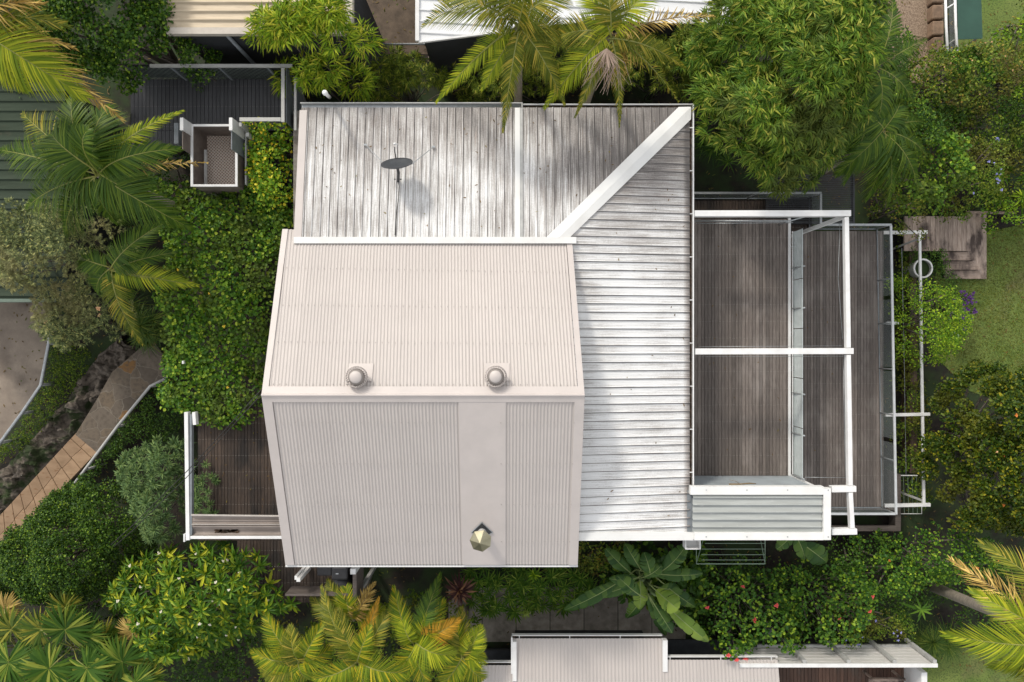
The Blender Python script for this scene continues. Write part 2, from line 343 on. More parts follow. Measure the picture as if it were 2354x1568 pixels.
# rock wall: irregular stones packed along the path
def stones(name, line, width, n, r0, r1, z0, mat, label, cat):
    V = []; Fc = []
    import bmesh
    bm0 = bmesh.new(); bmesh.ops.create_icosphere(bm0, subdivisions=2, radius=1); bv = np.array([v.co[:] for v in bm0.verts]); bf = np.array([[v.index for v in f.verts] for f in bm0.faces]); bm0.free()
    k = 0
    for i in range(n):
        t = random.random()*(len(line)-1); j = int(t); p = Vector(line[j]).lerp(Vector(line[min(j+1,len(line)-1)]), t-j)
        d = Vector(line[min(j+1,len(line)-1)])-Vector(line[j]); d.normalize(); q = Vector((-d.y,d.x))*random.uniform(-.5,.5)*width
        c = A(p.x+q.x, p.y+q.y, z0*random.uniform(.5,1.3)); r = random.uniform(r0,r1)
        s = np.array([r*random.uniform(.8,1.5), r*random.uniform(.6,1.05), r*random.uniform(.4,.7)])
        dis = 1+.22*np.sin(bv@np.array([2.3,3.1,1.7])*2+i)+.12*np.sin(bv@np.array([-4,2,5.])+2*i)
        v = bv*dis[:,None]*s; v = np.sign(v)*np.minimum(np.abs(v), s*.66)
        a = math.atan2(-d.y,d.x)+random.uniform(-.4,.4); ca, sa = math.cos(a), math.sin(a)
        v = np.stack([v[:,0]*ca-v[:,1]*sa, v[:,0]*sa+v[:,1]*ca, v[:,2]],1)+np.array(c)
        V.append(v); Fc.append(bf+k); k += len(v)
    o = npmesh(name, np.concatenate(V), np.concatenate(Fc), mat); return tag(o, label, cat)
from mathutils import noise as mn
def rockbank():
    L = [(300,790),(245,840),(198,900),(155,965),(95,1030),(35,1092),(-40,1160)]; nu, nv = 260, 34; V = []
    for i in range(nu):
        t = i/(nu-1)*(len(L)-1); j = min(int(t), len(L)-2); p = Vector(L[j]).lerp(Vector(L[j+1]), t-j); d = (Vector(L[j+1])-Vector(L[j])).normalized(); n_ = Vector((-d.y, d.x))
        for k in range(nv):
            s = k/(nv-1); q = p+n_*(s-.5)*74; a = A(q.x, q.y, .3); prof = math.sin(math.pi*s)**.5
            c = mn.cell(Vector((a.x*3.1+mn.noise(a*2)*1.2, a.y*3.1+mn.noise(a*2+Vector((9,9,9)))*1.2, 0))); h = .10+.50*abs(mn.noise(Vector((a.x*1.3, a.y*1.3, 0))))+.30*c+.12*mn.noise(a*7)+.07*mn.noise(a*16)
            V.append((a.x+.06*mn.noise(a*5), a.y+.06*mn.noise(a*5+Vector((3,3,3))), max(.06, h)*prof))
    Fc = np.array([(i*nv+k, i*nv+k+1, (i+1)*nv+k+1, (i+1)*nv+k) for i in range(nu-1) for k in range(nv-1)])
    o = npmesh('rock_wall', np.array(V), Fc, M['rock']); tag(o, 'rough mossy rock wall between the driveway rail and the stepped path', 'rock wall')
rockbank()
# driveway pipe rail + path hand rail
def rail(name, pts, r, mat, label, cat, posts=None, zg=0):
    e = empty(name, Vector((pts[0][0],pts[0][1],zg)), label, cat)
    MBf('tube', pts, r, 8).build('rail', mat, e, smooth=True)
    for p in (posts or []):
        MBf('tube', [Vector((p[0],p[1],zg)), Vector(p)], r*.9, 8).build('post', mat, e, smooth=True)
    return e
P1 = [A(118,725,.9), A(112,790,.9), A(94,885,.9), A(50,950,.9), A(0,1018,.9), A(-30,1060,.9)]
rail('driveway_rail', P1, .05, M['galv'], 'bent galvanised pipe rail along the edge of the brown driveway', 'railing', P1[:-1])
P2 = [A(385,868,1.1), A(345,888,1.1), A(270,980,1.1), A(195,1080,1.1), A(150,1140,1.1)]
rail('path_handrail', P2, .045, M['grey'], 'pale grey handrail on the garden side of the crazy paved path', 'railing', [P2[1], P2[2], P2[3]])
# ---------------------------------------------------------------- main house
ZR = 6.97; D = {}
RL, RR = A(602,908,ZR), A(1343,908,ZR); SL, SR = A(657,1298,5.3), A(1327,1298,5.3)
NL, NR = A(650,527,5.33), A(1313,541,5.36)
house = empty('house', (-1, 0, 0), 'white house with cream corrugated gable roof and weathered skillion roofs beside wooden decks', 'house')
wl = MB(); wl.box(-5.05,1.25,-4.95,2.3,0,5.22); wl.box(-4.85,4.05,2.31,5.45,0,4.93); wl.box(1.26,4.1,-4.45,2.30,0,4.93)
wl.build('wall', M['wall'], house)
gw = MB()      # gable ends
for x in (-5.06, 1.245):
    gw.add([(x,-4.95,5.2),(x,2.2,5.2),(x,2.2,5.25),(x,RL.y,ZR-.12),(x,-4.95,5.25),(x+.02,-4.95,5.2),(x+.02,2.2,5.2),(x+.02,2.2,5.25),(x+.02,RL.y,ZR-.12),(x+.02,-4.95,5.25)],
           [(0,1,2,3,4),(9,8,7,6,5),(0,4,9,5),(4,3,8,9),(3,2,7,8)])
gw.build('gable_wall', M['wall'], house)
def off(p, dz): return Vector((p.x, p.y, p.z+dz))
def inx(p, q, t): return p.lerp(q, t)
# sheets
i0 = .02
rfN = ribbed('corrugated_roof', inx(RL,RR,i0), inx(RL,RR,1-i0), inx(NL,NR,.004), inx(NL,NR,1-i0), .076, CORR, M['beige'], house)
xa, xb = -1.13, -.165
rs0, rs1 = inx(RL,RR,i0), inx(RL,RR,1-i0); ss0, ss1 = inx(SL,SR,i0), inx(SL,SR,1-i0)
def fx(p, q, x): return p.lerp(q, (x-p.x)/(q.x-p.x))
ribbed('corrugated_roof', rs0, fx(rs0,rs1,xa), ss0, fx(ss0,ss1,xa-.02), .076, CORR, M['beige'], house)
ribbed('corrugated_roof', fx(rs0,rs1,xb), rs1, fx(ss0,ss1,xb-.02), ss1, .076, CORR, M['beige'], house)
pn = MB(); q = [fx(rs0,rs1,xa-.03), fx(rs0,rs1,xb+.03), fx(ss0,ss1,xb+.01), fx(ss0,ss1,xa-.05)]
pn.slab([off(p,.022) for p in q][::-1], .02); flatp = pn.build('flat_roof_panel', M['beigeflash'], house)
# screws on the sheets
sc = MB()
def scr(p, r=.008): sc.box(p.x-r,p.x+r,p.y-r,p.y+r,p.z,p.z+.012)
for t in (.06,.30,.52,.75,.97):
    for k in range(46):
        a = inx(inx(RL,RR,i0),inx(NL,NR,i0),t); b = inx(inx(RL,RR,1-i0),inx(NL,NR,1-i0),t)
        if t == .97: continue
        scr(off(a.lerp(b,(k+.5)/46),.012))
for t in (.15,.38,.62,.85):
    for k in range(0, 46, 1):
        if 27 < k < 34: continue
        a = inx(rs0,ss0,t); b = inx(rs1,ss1,t); scr(off(a.lerp(b,(k+.5)/46),.026), .009)
tag(sc.build('roof_screws', surf('cream_screw', (.42,.38,.355)), house), kind='stuff')
# ridge capping: two folded wings and a roll
rc = MB(); wN, wS = .20, .17
for (E, wd) in (((NL,NR),wN),((SL,SR),wS)):
    a, b = RL, RR; d0 = (E[0]-RL).normalized(); d1 = (E[1]-RR).normalized()
    rc.slab([off(a,.035), off(b,.035), off(b+d1*wd,.030), off(a+d0*wd,.030)] if E[0] is SL else [off(a,.035), off(a+d0*wd,.030), off(b+d1*wd,.030), off(b,.035)], .012)
rc.tube([off(RL,.03), off(RR,.03)], .032, 10); rc.build('ridge_cap', M['beigeflash'], house)
for (T, E, s, wd) in ((RL,NL,1,.13),(RR,NR,-1,.13),(RL,SL,1,.21),(RR,SR,-1,.21)):
    m = MB(); v = Vector((s*wd,0,0)); q = [off(T,.030), off(T+v,.030), off(E+v,.030), off(E,.030)]
    n = (q[1]-q[0]).cross(q[2]-q[0]); m.slab(q if n.z > 0 else q[::-1], .014)
    x = Vector((s*.015,0,0)); e = Vector((-s*.003,0,0))
    q = [off(T,.028)+e, off(T,.028)+x, off(E,.028)+x, off(E,.028)+e]; n = (q[1]-q[0]).cross(q[2]-q[0]); m.slab(q if n.z > 0 else q[::-1], .2)
    m.build('barge_flashing', M['beigeflash'], house)
# south gutter
m = MB(); m.box(SL.x+.03, SR.x-.02, SL.y-.02, SL.y+.04, 5.12, 5.16); m.build('gutter', M['rust'], house)
m = MB(); m.box(SL.x-.02, SR.x+.01, SL.y-.065, SL.y-.022, 5.12, 5.27); m.build('gutter', M['white'], house)
# north + east weathered roofs
XL, XG, YN, YS, ZG, K = -5.13, 4.35, 5.69, 2.44, 5.0, .148
ZS = ZG+K*(YN-YS)
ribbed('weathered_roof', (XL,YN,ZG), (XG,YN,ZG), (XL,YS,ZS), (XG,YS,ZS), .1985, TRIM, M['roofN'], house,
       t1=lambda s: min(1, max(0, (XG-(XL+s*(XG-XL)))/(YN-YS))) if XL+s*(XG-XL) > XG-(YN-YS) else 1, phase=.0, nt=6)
YB1 = A(0,1232,5.43).y; YB = A(0,1232,5.0).y; YB2 = YB
def e0(s):
    y = YN+s*(YB-YN); x = XG-(YN-y) if y > YS+.02 else 1.40
    if y < YB1: x = 1.40+(XG-1.40)*(YB1-y)/(YB1-YB)
    return (x-1.0)/(XG-1.0)
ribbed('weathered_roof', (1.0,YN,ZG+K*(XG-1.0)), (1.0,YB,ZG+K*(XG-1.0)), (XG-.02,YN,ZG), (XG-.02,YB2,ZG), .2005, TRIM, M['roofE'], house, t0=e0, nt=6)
def zr(x, y): return ZG+K*min(XG-x, YN-y)
def strip(name, pts, dz, mat, th=.015):
    q = [Vector((x,y,zr(x,y)+dz)) for x,y in pts]; m = MB(); n = (q[1]-q[0]).cross(q[2]-q[0])
    m.slab(q if n.z > 0 else q[::-1], th); return m.build(name, mat, house)
hw = .30
m = MB(); c0 = Vector((XG,YN,ZG)); c1 = Vector((XG-(YN-YS),YS,ZS))
up = [off(c0,.06), off(c1,.06)]
sN = [Vector((XG-hw,YN,ZG+.048)), Vector((c1.x-hw,YS,ZS+.042))]; sE = [Vector((XG,YN-hw,ZG+.048)), Vector((c1.x+hw*.85,YS,zr(c1.x+hw*.85,YS)+.048))]
m.slab([up[0],sN[0],sN[1],up[1]], .012); m.slab([up[0],up[1],sE[1],sE[0]], .012)
m.build('hip_flashing', M['flash'], house)
strip('valley_flashing', [(.07,YN-.02),(.19,YN-.02),(.19,YS),(.07,YS)], .045, M['flash'])
strip('valley_flashing', [(.191,YN-.02),(.26,YN-.02),(.26,YS),(.191,YS)], .037, M['grey'])
m = MB(); m.box(XL-.03, XG-(YN-YS)+.42, YS-.13, YS+.02, ZS-.01, ZS+.052); m.build('apron_flashing', M['flash'], house)
strip('barge_flashing', [(XL-.03,YN-.08),(XL+.15,YN-.08),(XL+.15,YS+.021),(XL-.03,YS+.021)], .042, M['beigeflash'], .05)
m = MB(); zl = ZG+K*(XG-1.5)+.05
qq = [A(1325,1243,zl), A(1593,1242,ZG+.05), A(1593,1224,ZG+.05), A(1325,1224.5,zl)]; m.slab(qq, .12); m.build('barge_flashing', M['flash'], house)
# gutters
m = MB(); m.box(XL-.02, .22, YN+.0, YN+.10, ZG-.10, ZG-.085); m.build('gutter', M['galv'], house)
m = MB(); m.box(XL-.03, .23, YN+.101, YN+.125, ZG-.10, ZG+.01); m.box(.23,.26,YN-.02,YN+.125,ZG-.10,ZG+.01); m.build('gutter', M['grey'], house)
m = MB(); m.box(.27, XG+.03, YN+.01, YN+.075, ZG-.11, ZG-.09); m.box(XG-.02, XG+.05, YB+.9, YN+.01, ZG-.11, ZG-.09); m.build('gutter', M['rust'], house)
m = MB(); m.box(.27, XG+.09, YN+.076, YN+.092, ZG-.11, ZG+.0); m.box(XG+.055, XG+.085, YB+1.1, YN+.076, ZG-.11, ZG+.005)
for k in range(9): m.box(XG-.02, XG+.054, YN-.5-k*1.05, YN-.48-k*1.05, ZG-.01, ZG+.003)
m.build('gutter', M['white'], house)
# rain head
m = MB(); a = A(1575,1241,4.9); b = A(1610,1263,4.9)
for x0,x1,y0,y1 in ((a.x,b.x,a.y-.02,a.y),(a.x,b.x,b.y,b.y+.02),(a.x,a.x+.02,b.y+.02,a.y-.02),(b.x-.02,b.x,b.y+.02,a.y-.02)): m.box(x0,x1,y0,y1,4.62,4.9)
m.box(a.x+.02,b.x-.02,b.y+.02,a.y-.02,4.62,4.64); m.box((a.x+b.x)/2-.05,(a.x+b.x)/2+.05,a.y-.14,a.y-.04,0,4.62)
m.build('rain_head', M['white'], house)
# lean-to roof over the deck store
LZ = 5.13; lx0, lx1 = 4.37, A(1889,0,LZ).x; ly0, ly1 = A(0,1135,LZ).y, A(0,1224,LZ).y
ribbed('grey_roof', (lx0,ly0,LZ), (lx0,ly1,LZ-.03), (lx1,ly0,LZ), (lx1,ly1,LZ-.03), .180, BIGR, M['greyroof'], house, phase=.3)
m = MB(); m.box(lx0-.07, lx1+.01, ly0-.01, ly0+.19, LZ-.10, LZ+.062); m.box(lx0+.03, lx1+.01, ly1-.17, ly1+.01, LZ-.14, LZ+.055); m.box(lx1+.012, lx1+.19, ly1-.165, ly0+.14, LZ-.12, LZ+.058)
m.build('edge_flashing', M['flash'], house)
m = MB()
for k in range(4):
    for yy in (ly0+.09, ly1-.1): m.box(lx0+.3+k*.98, lx0+.325+k*.98, yy, yy+.025, LZ+.055, LZ+.068)
m.build('flashing_screws', M['galv'], house)
wy = -3.64; wx1 = 7.50
m = MB(); m.box(4.2, wx1, ly1-.05, wy, 0, LZ-.12); m.build('wall', M['bluegrey'], house)
ribbed('wall_cladding', (4.2,wy+.012,LZ-.12), (4.2,wy+.012,3.0), (wx1,wy+.012,LZ-.12), (wx1,wy+.012,3.0), .12, [(0,0),(.8,0),(.84,.008),(.95,.008)], surf('pale_blue_grey_cladding', (.34,.38,.40), (.27,.30,.32), 2, rough=.5), house)
m = MB(); m.box(wx1-.01, wx1+.08, wy-.07, wy+.03, 0, LZ-.13); m.build('corner_board', M['white'], house)
# boomerang-ish stick lying on the cladding ledge is a fallen branch
# turbine vents
def turbine(u, v, label):
    c = A(u, v, 6.95); z0 = 6.82
    e = empty('roof_vent', (c.x, c.y, z0), label, 'roof vent', 'turbine vents on the cream roof')
    m = MB(); m.lathe((c.x,c.y,z0-.15), [(.15,0),(.15,.22),(.13,.24)], 24); m.build('neck', M['beigeflash'], e, smooth=True)
    bq = MB(); s0 = .24; q = [Vector((c.x+dx, c.y+dy, ZR-(c.y+dy-RL.y)*(ZR-NL.z)/(NL.y-RL.y)+.020)) for dx,dy in ((-s0,-.1),(s0+.06,-.1),(s0+.06,.28),(-s0,.28))]
    bq.slab(q, .012); bq.build('base_flashing', M['beigeflash'], e)
    m = MB(); m.lathe((c.x,c.y,z0+.10), [(.13,.215),(.105,.24),(.06,.252),(.02,.262),(0.001,.262)], 32); m.build('dome', M['beigeflash'], e, smooth=True)
    m = MB(); m.lathe((c.x,c.y,z0+.10), [(.14,0),(.17,.03),(.185,.10),(.165,.17),(.125,.212)], 32); m.build('drum', surf('dark_vent_inside', (.30,.27,.25), rough=.7), e, smooth=True)
    m = MB()
    for k in range(26):
        a = 2*math.pi*k/26; pts = []
        for j in range(6):
            t = j/5; ang = a+t*.55; r = .17+.055*math.sin(math.pi*(t*.75+.12)); z = .03+.19*t
            pts.append((c.x+(r+.012)*math.cos(ang), c.y+r*math.sin(ang), z0+.10+z))
        m.tube(pts, [.004,.011,.013,.013,.011,.005], 5)
    m.build('vane', M['beigeflash'], e, smooth=True)
    m = MB(); 
    for r in (.035,.07,.105): m.tube([(c.x+r*math.cos(k*.3927), c.y+r*math.sin(k*.3927), z0+.10+.262-r*.26) for k in range(17)], .004, 5)
    m.build('cap_ring', M['beigeflash'], e, smooth=True)
turbine(821, 866, 'round cream turbine vent on the roof ridge, the one further from the wooden decks')
turbine(1139, 865, 'round cream turbine vent on the roof ridge, the one closer to the wooden decks')
# flue with cowl
fb = A(1108,1222,5.62); e = empty('chimney_flue', (fb.x, fb.y, 5.55), 'metal chimney flue with faceted pale cowl on the flat roof panel', 'chimney')
m = MB(); m.tube([(fb.x,fb.y,5.5),(fb.x,fb.y,6.35)], .105, 24); m.build('pipe', M['white'], e, smooth=True)
m = MB(); q = [(fb.x-.23,fb.y+.0),(fb.x,fb.y-.16),(fb.x+.23,fb.y+.0),(fb.x,fb.y+.24)]
sl_ = (ZR-5.3)/(RL.y-SL.y)
m.slab([Vector((x,y,5.3+(y-SL.y)*sl_+.035)) for x,y in q], .012); m.build('flashing', M['darkmetal'], e)
m = MB(); q = [(fb.x-.25,fb.y+.0),(fb.x,fb.y-.18),(fb.x+.25,fb.y+.0),(fb.x,fb.y+.265)]; P = [Vector((x,y,5.3+(y-SL.y)*sl_+.04)) for x,y in q]
m.tube(P+[P[0]], .014, 6); m.build('flashing_edge', M['galv'], e)
m = MB(); ct = Vector((fb.x-.01, fb.y+.0, 6.60)); ring = [Vector((fb.x+.25*math.cos(a), fb.y+.25*math.sin(a), 6.40)) for a in [math.radians(22+51.43*k) for k in range(7)]]
m.add([ct]+ring+[Vector((p.x,p.y,6.37)) for p in ring], [(0,1+k,1+(k+1)%7) for k in range(7)]+[(1+k,8+k,8+(k+1)%7,1+(k+1)%7) for k in range(7)]+[tuple(range(14,7,-1))])
m.build('cowl', M['flue'], e)
# satellite dish
dc = A(913,383,5.85); zb = zr(-2.6,4.2)
e = empty('satellite_dish', (dc.x, dc.y-.12, zb), 'dark grey satellite dish with two stay rods on the weathered roof', 'satellite dish')
nrm = Vector((-.06,.84,.56)).normalized(); rgt = nrm.cross(Vector((0,0,1))).normalized(); upv = rgt.cross(nrm).normalized()
rot = math.radians(9); r2 = rgt*math.cos(rot)-upv*math.sin(rot); u2 = upv*math.cos(rot)+rgt*math.sin(rot)
m = MB(); vs = []; n_ = 40
for side in (0, 1):
    for i in range(9):
        r = .37*i/8; dpt = .085*(i/8)**2
        for k in range(n_):
            a = 2*math.pi*k/n_; vs.append(dc + r2*r*1.0*math.cos(a) + u2*r*.95*math.sin(a) + nrm*(dpt - .012*side))
fs = []
for side in (0, 1):
    o0 = side*9*n_
    for i in range(8):
        for k in range(n_):
            f = (o0+i*n_+k, o0+i*n_+(k+1)%n_, o0+(i+1)*n_+(k+1)%n_, o0+(i+1)*n_+k); fs.append(f if side == 0 else f[::-1])
fs += [(8*n_+k, 8*n_+(k+1)%n_, 17*n_+(k+1)%n_, 17*n_+k) for k in range(n_)]
m.add(vs, fs); m.build('reflector', M['dish'], e, smooth=True)
m = MB(); m.tube([dc+u2*-.35+nrm*.08, dc+nrm*.30+u2*-.28, A(907,338,5.78)], .014, 8); m.build('feed_arm', M['darkmetal'], e, smooth=True)
h0 = A(907,333,5.78); m = MB(); m.tube([h0, h0+Vector((.0,.04,.0))], .035, 12); m.tube([h0, h0+Vector((.06,.03,-.02)), h0+Vector((.04,-.05,0))], .010, 6); m.build('feed_horn', M['white'], e, smooth=True)
m = MB(); m.tube([dc-nrm*.02, dc-nrm*.14+Vector((0,0,-.05)), A(915,416,zb+.12), A(915,416,zb+.03)], .034, 8); m.box(A(915,418,zb).x-.09,A(915,418,zb).x+.09,A(0,424,zb).y,A(0,412,zb).y,zb+.035,zb+.05); m.build('mast', M['darkmetal'], e, smooth=False)
for (uu, vv) in ((840,333),(996,338)):
    p = A(uu,vv,zr(-2,A(0,vv,5.2).y)+.045); m = MB(); m.tube([p, dc+r2*(.33 if uu < 900 else -.33)*(1 if (r2.x*(uu-913)) > 0 and uu > 913 else 1)], .010, 6) if False else m.tube([p, Vector((dc.x+(-.30 if uu < 900 else .32), dc.y+.06, dc.z-.05))], .010, 6)
    m.box(p.x-.04,p.x+.04,p.y-.02,p.y+.02,p.z-.01,p.z+.015); m.build('stay_rod', M['galv'], e)
m = MB(); pz = lambda u,v: (lambda p: Vector((p.x,p.y,zr(p.x,p.y)+.02+.02)))(A(u,v,5.35)); m.tube([A(915,410,zb+.2), pz(917,430), pz(916,460), pz(912,500), pz(910,543)], .010, 6); m.build('cable', M['cable'], e, smooth=True)
# power lines
for (pts, lab) in (([A(603,893,6.7), A(520,985,6.35), A(430,1083,6.1), A(300,1212,6.0), A(255,1252,6.0)], 'black power line above the garden, nearer to the cream gable of the two'), ([A(607,900,6.6), A(522,992,6.25), A(432,1094,6.0), A(305,1219,5.9), A(262,1256,5.9)], 'black power line above the garden, running just below and beside its twin')):
    o = MBf('tube', pts, .009, 6).build('power_line', M['cable'], smooth=True); tag(o, lab, 'cable', 'power lines')
# ---------------------------------------------------------------- decks
def boards(name, mat, parent, x0, x1, y0, y1, z, pitch, along='y', th=.03, gap=.010, screws=0, cuts=None):
    m = MB(); s = MB(); a0, a1 = (x0, x1) if along == 'y' else (y0, y1); k = 0; b0, b1 = (y0, y1) if along == 'y' else (x0, x1)
    p = a0
    while p < a1-.02:
        q = min(p+pitch-gap, a1); dz = random.uniform(-.0015,.0015)
        L = b1-b0; cs = [b0, b1]
        for c, d in zip(cs[:-1], cs[1:]):
            if along == 'y': m.box(p, q, c, d-.003, z-th, z+dz)
            else: m.box(c, d-.003, p, q, z-th, z+dz)
        if screws:
            nn = int(L/screws)
            for j in range(nn+1):
                t = b0+.1+j*screws+random.uniform(-.008,.008)
                if t > b1-.03: break
                for fr in (.3,.75):
                    w_ = p+(q-p)*fr; r = .0055
                    if along == 'y': s.box(w_-r,w_+r,t-r,t+r,z+.001,z+.004)
                    else: s.box(t-r,t+r,w_-r,w_+r,z+.001,z+.004)
        p += pitch
    m.build(name, mat, parent)
    if screws: tag(s.build('screws', M['screw'], parent), kind='stuff')
UZ, LZD = 3.2, 1.4
ux0, ux1 = 4.45, 7.42; uy1, uy0 = A(0,503,UZ).y, wy+.02
dk = empty('upper_deck', (ux0, uy0, 0), 'upper brown timber deck directly beside the white weathered roof', 'deck')
boards('deck_boards', M['deck'], dk, ux0, ux1, uy0, uy1, UZ, .0915, screws=.45)
m = MB(); m.box(ux0,ux1-.02,uy0,uy1-.02,UZ-.25,UZ-.035); m.build('subframe', M['gap'], dk)
m = MB(); m.box(ux1, ux1+.07, uy0, uy1+.02, UZ-.28, UZ+.012); m.build('edge_trim', M['white'], dk)
m = MB()
for y in np.linspace(uy0+.3, uy1-.3, 4): m.box(ux1-.15,ux1-.03,y-.06,y+.06,0,UZ-.25)
m.build('deck_posts', M['grey'], dk)
lx1d = A(2030,0,LZD).x; ly1d = A(0,531,LZD).y; ly0d = A(0,1171,LZD).y; lyn = A(0,459,LZD).y; lxn = A(1866,0,LZD).x
dk2 = empty('lower_deck', (7.6, ly0d, 0), 'lower grey brown timber deck outside the frosted glass balustrade', 'deck')
boards('deck_boards', M['deck'], dk2, ux0, lx1d, ly0d, ly1d, LZD, .092, screws=.45)
boards('deck_boards', M['deckdark'], dk2, ux0, lxn, ly1d+.004, lyn, LZD-.003, .092, screws=.45)
m = MB(); m.box(ux0+.02,lx1d-.02,ly0d+.02,ly1d-.02,LZD-.25,LZD-.035); m.box(ux0+.02,lxn-.02,ly1d,lyn-.02,LZD-.25,LZD-.035); m.build('subframe', M['gap'], dk2)
m = MB()
for y in np.linspace(ly0d+.3, ly1d-.3, 4): m.box(lx1d-.2,lx1d-.08,y-.06,y+.06,0,LZD-.25)
m.build('deck_posts', M['grey'], dk2)
# balustrades
bx = ux1+.16
bl = empty('frosted_balustrade', (bx, uy0, UZ), 'frosted pale glass balustrade between the upper and lower timber decks', 'balustrade')
by0, by1 = A(0,1093,UZ).y+.02, A(0,524,3.8).y
m = MB(); n = 5
for k in range(n):
    a = by0+(by1-by0)*k/n; b = by0+(by1-by0)*(k+1)/n; q = MB(); q.box(bx,bx+.012,a+.012,b-.012,UZ-.12,UZ+.56); q.build('glass_panel', M['frost'], bl)
for v in (617,710,903,995):
    y = A(0,v,UZ).y; q = MB(); q.tube([(bx-.05,y,UZ-.1),(bx+.035,y,UZ+.62)], .021, 12); q.build('post', M['galv'], bl, smooth=True)
for v in (563,768,847,1053):
    y = A(0,v,UZ).y; q = MB(); q.tube([(bx-.09,y-.05,UZ),(bx+.0,y-.05,UZ+.03),(bx+.0,y+.05,UZ+.03),(bx-.09,y+.05,UZ),(bx-.09,y-.05,UZ)], .009, 6); q.build('clamp', M['galv'], bl)
m = MB(); m.box(bx-.055,bx-.035,by0,by1,UZ+.0,UZ+.03); m.build('bottom_rail', M['white'], bl)
# short raked rail at the south end of the deck
m = MB(); m.tube([A(1822,1092,3.25), A(1848,1102,4.1)], .025, 8); m.build('rail', M['galv'], bl, smooth=True)
HB = .95; RT = LZD+HB-.15
top = [A(1592,444,RT), A(1886,444,RT), A(1886,517,RT), A(2047,517,RT), A(2059,1181,RT), A(1905,1181,RT)]
gb = empty('glass_balustrade', (top[3].x, top[3].y, LZD), 'clear glass balustrade with grey top rail round the lower timber deck', 'balustrade')
for i in range(5):
    a, b = top[i], top[i+1]
    d = (b-a); q = MB(); q.bar(a+d.normalized()*.02, b+d.normalized()*.018, .06, .04); q.build('top_rail', M['galv'] if i < 3 else surf('white_grey_rail', (.55,.57,.58)), gb)
    n = max(1, round(d.length/2.0))
    for k in range(n):
        p = a+d*(k/n)+d.normalized()*.06; r = a+d*((k+1)/n)-d.normalized()*.06
        q = MB(); q.bar(Vector((p.x,p.y,(LZD+RT)/2)), Vector((r.x,r.y,(LZD+RT)/2)), .012, HB-.22); q.build('glass_panel', M['glass'], gb)
    q = MB(); q.bar(Vector((a.x,a.y,LZD+.03)), Vector((b.x,b.y,LZD+.03)), .025, .025); q.build('bottom_rail', M['bluegrey'], gb)
def gpost(p):
    q = MB(); q.tube([Vector((p.x-.03,p.y,LZD-.02)), p], .022, 10); q.build('post', M['galv'], gb, smooth=True)
for v in (640,743,849,955,1060): gpost(A(2049+(v-517)*.018,v,RT-.02))
for u in (1740,): gpost(A(u,444,RT-.02))
for p in top[1:5]: gpost(Vector((p.x,p.y,p.z-.02)))
# upper deck north rail (grey tubes under the white beam)
nr = empty('deck_rail', A(1592,508,UZ), 'thin grey tube rail at the shaded end of the upper deck under the white beam', 'railing')
m = MB(); m.tube([A(1594,508,3.9), A(1815,508,3.9), A(1872,492,3.9)], .02, 8); m.tube([A(1600,514,3.6), A(1822,512,3.6)], .01, 6); m.build('rail', M['galv'], nr, smooth=True)
for u in (1600,1706,1812): q = MB(); a = A(u,508,3.9); q.tube([Vector((a.x,a.y,UZ)), a], .015, 8); q.build('post', M['galv'], nr, smooth=True)
# pergola
PZ = 4.98
pg = empty('pergola', (A(1950,800,PZ).x, 0, LZD), 'white pergola frame of square beams over both timber decks', 'pergola')
def beam(name, u0, v0, u1, v1, w, h, z, mat, parent, fixed=None):
    q = MB(); q.bar(A(u0,v0,z-h/2), A(u1,v1,z-h/2), w, h); q.build(name, mat, parent, bevel=.006); return q
beam('cross_beam', 1594,492,1952,491.5,.145,.18,PZ,M['white'],pg); beam('cross_beam', 1596,808,1958,807,.145,.18,PZ,M['white'],pg)
beam('cross_beam', 1908,1123.5,1964,1122.5,.145,.18,PZ,M['white'],pg); beam('cross_beam', 1908,1221,1966,1220,.145,.18,PZ,M['white'],pg)
for (v0,v1,du) in ((500,799.5,0),(816,1115.5,4.5),(1131,1213,9)):
    beam('outer_beam', 1943+du,v0,1947.5+du,v1,.105,.14,PZ-.01,M['white'],pg)
for v in (496,810,1124,1219):
    a = A(1946+(v-496)*.014,v,PZ-.15); q = MB(); q.box(a.x-.045,a.x+.045,a.y-.045,a.y+.045,LZD,PZ-.19)
    if v in (496,): q.build('post', M['white'], pg)
for pts in ([A(1930,512,4.7),A(1926,640,4.62),A(1936,780,4.7)], [A(1600,820,4.72),A(1938,819,4.72)], [A(1600,797,4.72),A(1935,795,4.72)], [A(1938,826,4.7),A(1940,970,4.65),A(1943,1100,4.7)], [A(1850,1097,4.7),A(1942,1098,4.7)]):
    MBf('tube', pts, .006, 5).build('wire', M['galv'], pg, smooth=True)
# outrigger frame beyond the lower deck
of = empty('outrigger_frame', A(2118,840,1.2), 'slim white outrigger frame standing out beyond the lower deck railing', 'frame'); z = 1.25
for (a,b,w_) in (((2030,535),(2130,534),.10),((2036,743),(2064,743),.08),((2034,954),(2136,952),.09),((2032,1162),(2137,1160),.10)):
    beam('arm', *a, *b, w_, .08, z, M['white'], of)
for (v0,v1) in ((539.5,949),(957,1157)): beam('long_bar', 2113+(v0-540)*.016, v0, 2113+(v1-540)*.016, v1, .07,.06,z-.01,M['white'],of)
m = MB(); m.bar(A(2120,545,z-.05), A(2045,575,.1), .05,.05); m.bar(A(2118,1150,z-.05), A(2052,1125,.1), .05,.05); m.build('brace', M['grey'], of)
MBf('tube', [A(2072,570,.8),A(2078,850,.8),A(2082,1090,.8)], .007, 5).build('wire', M['galv'], of)
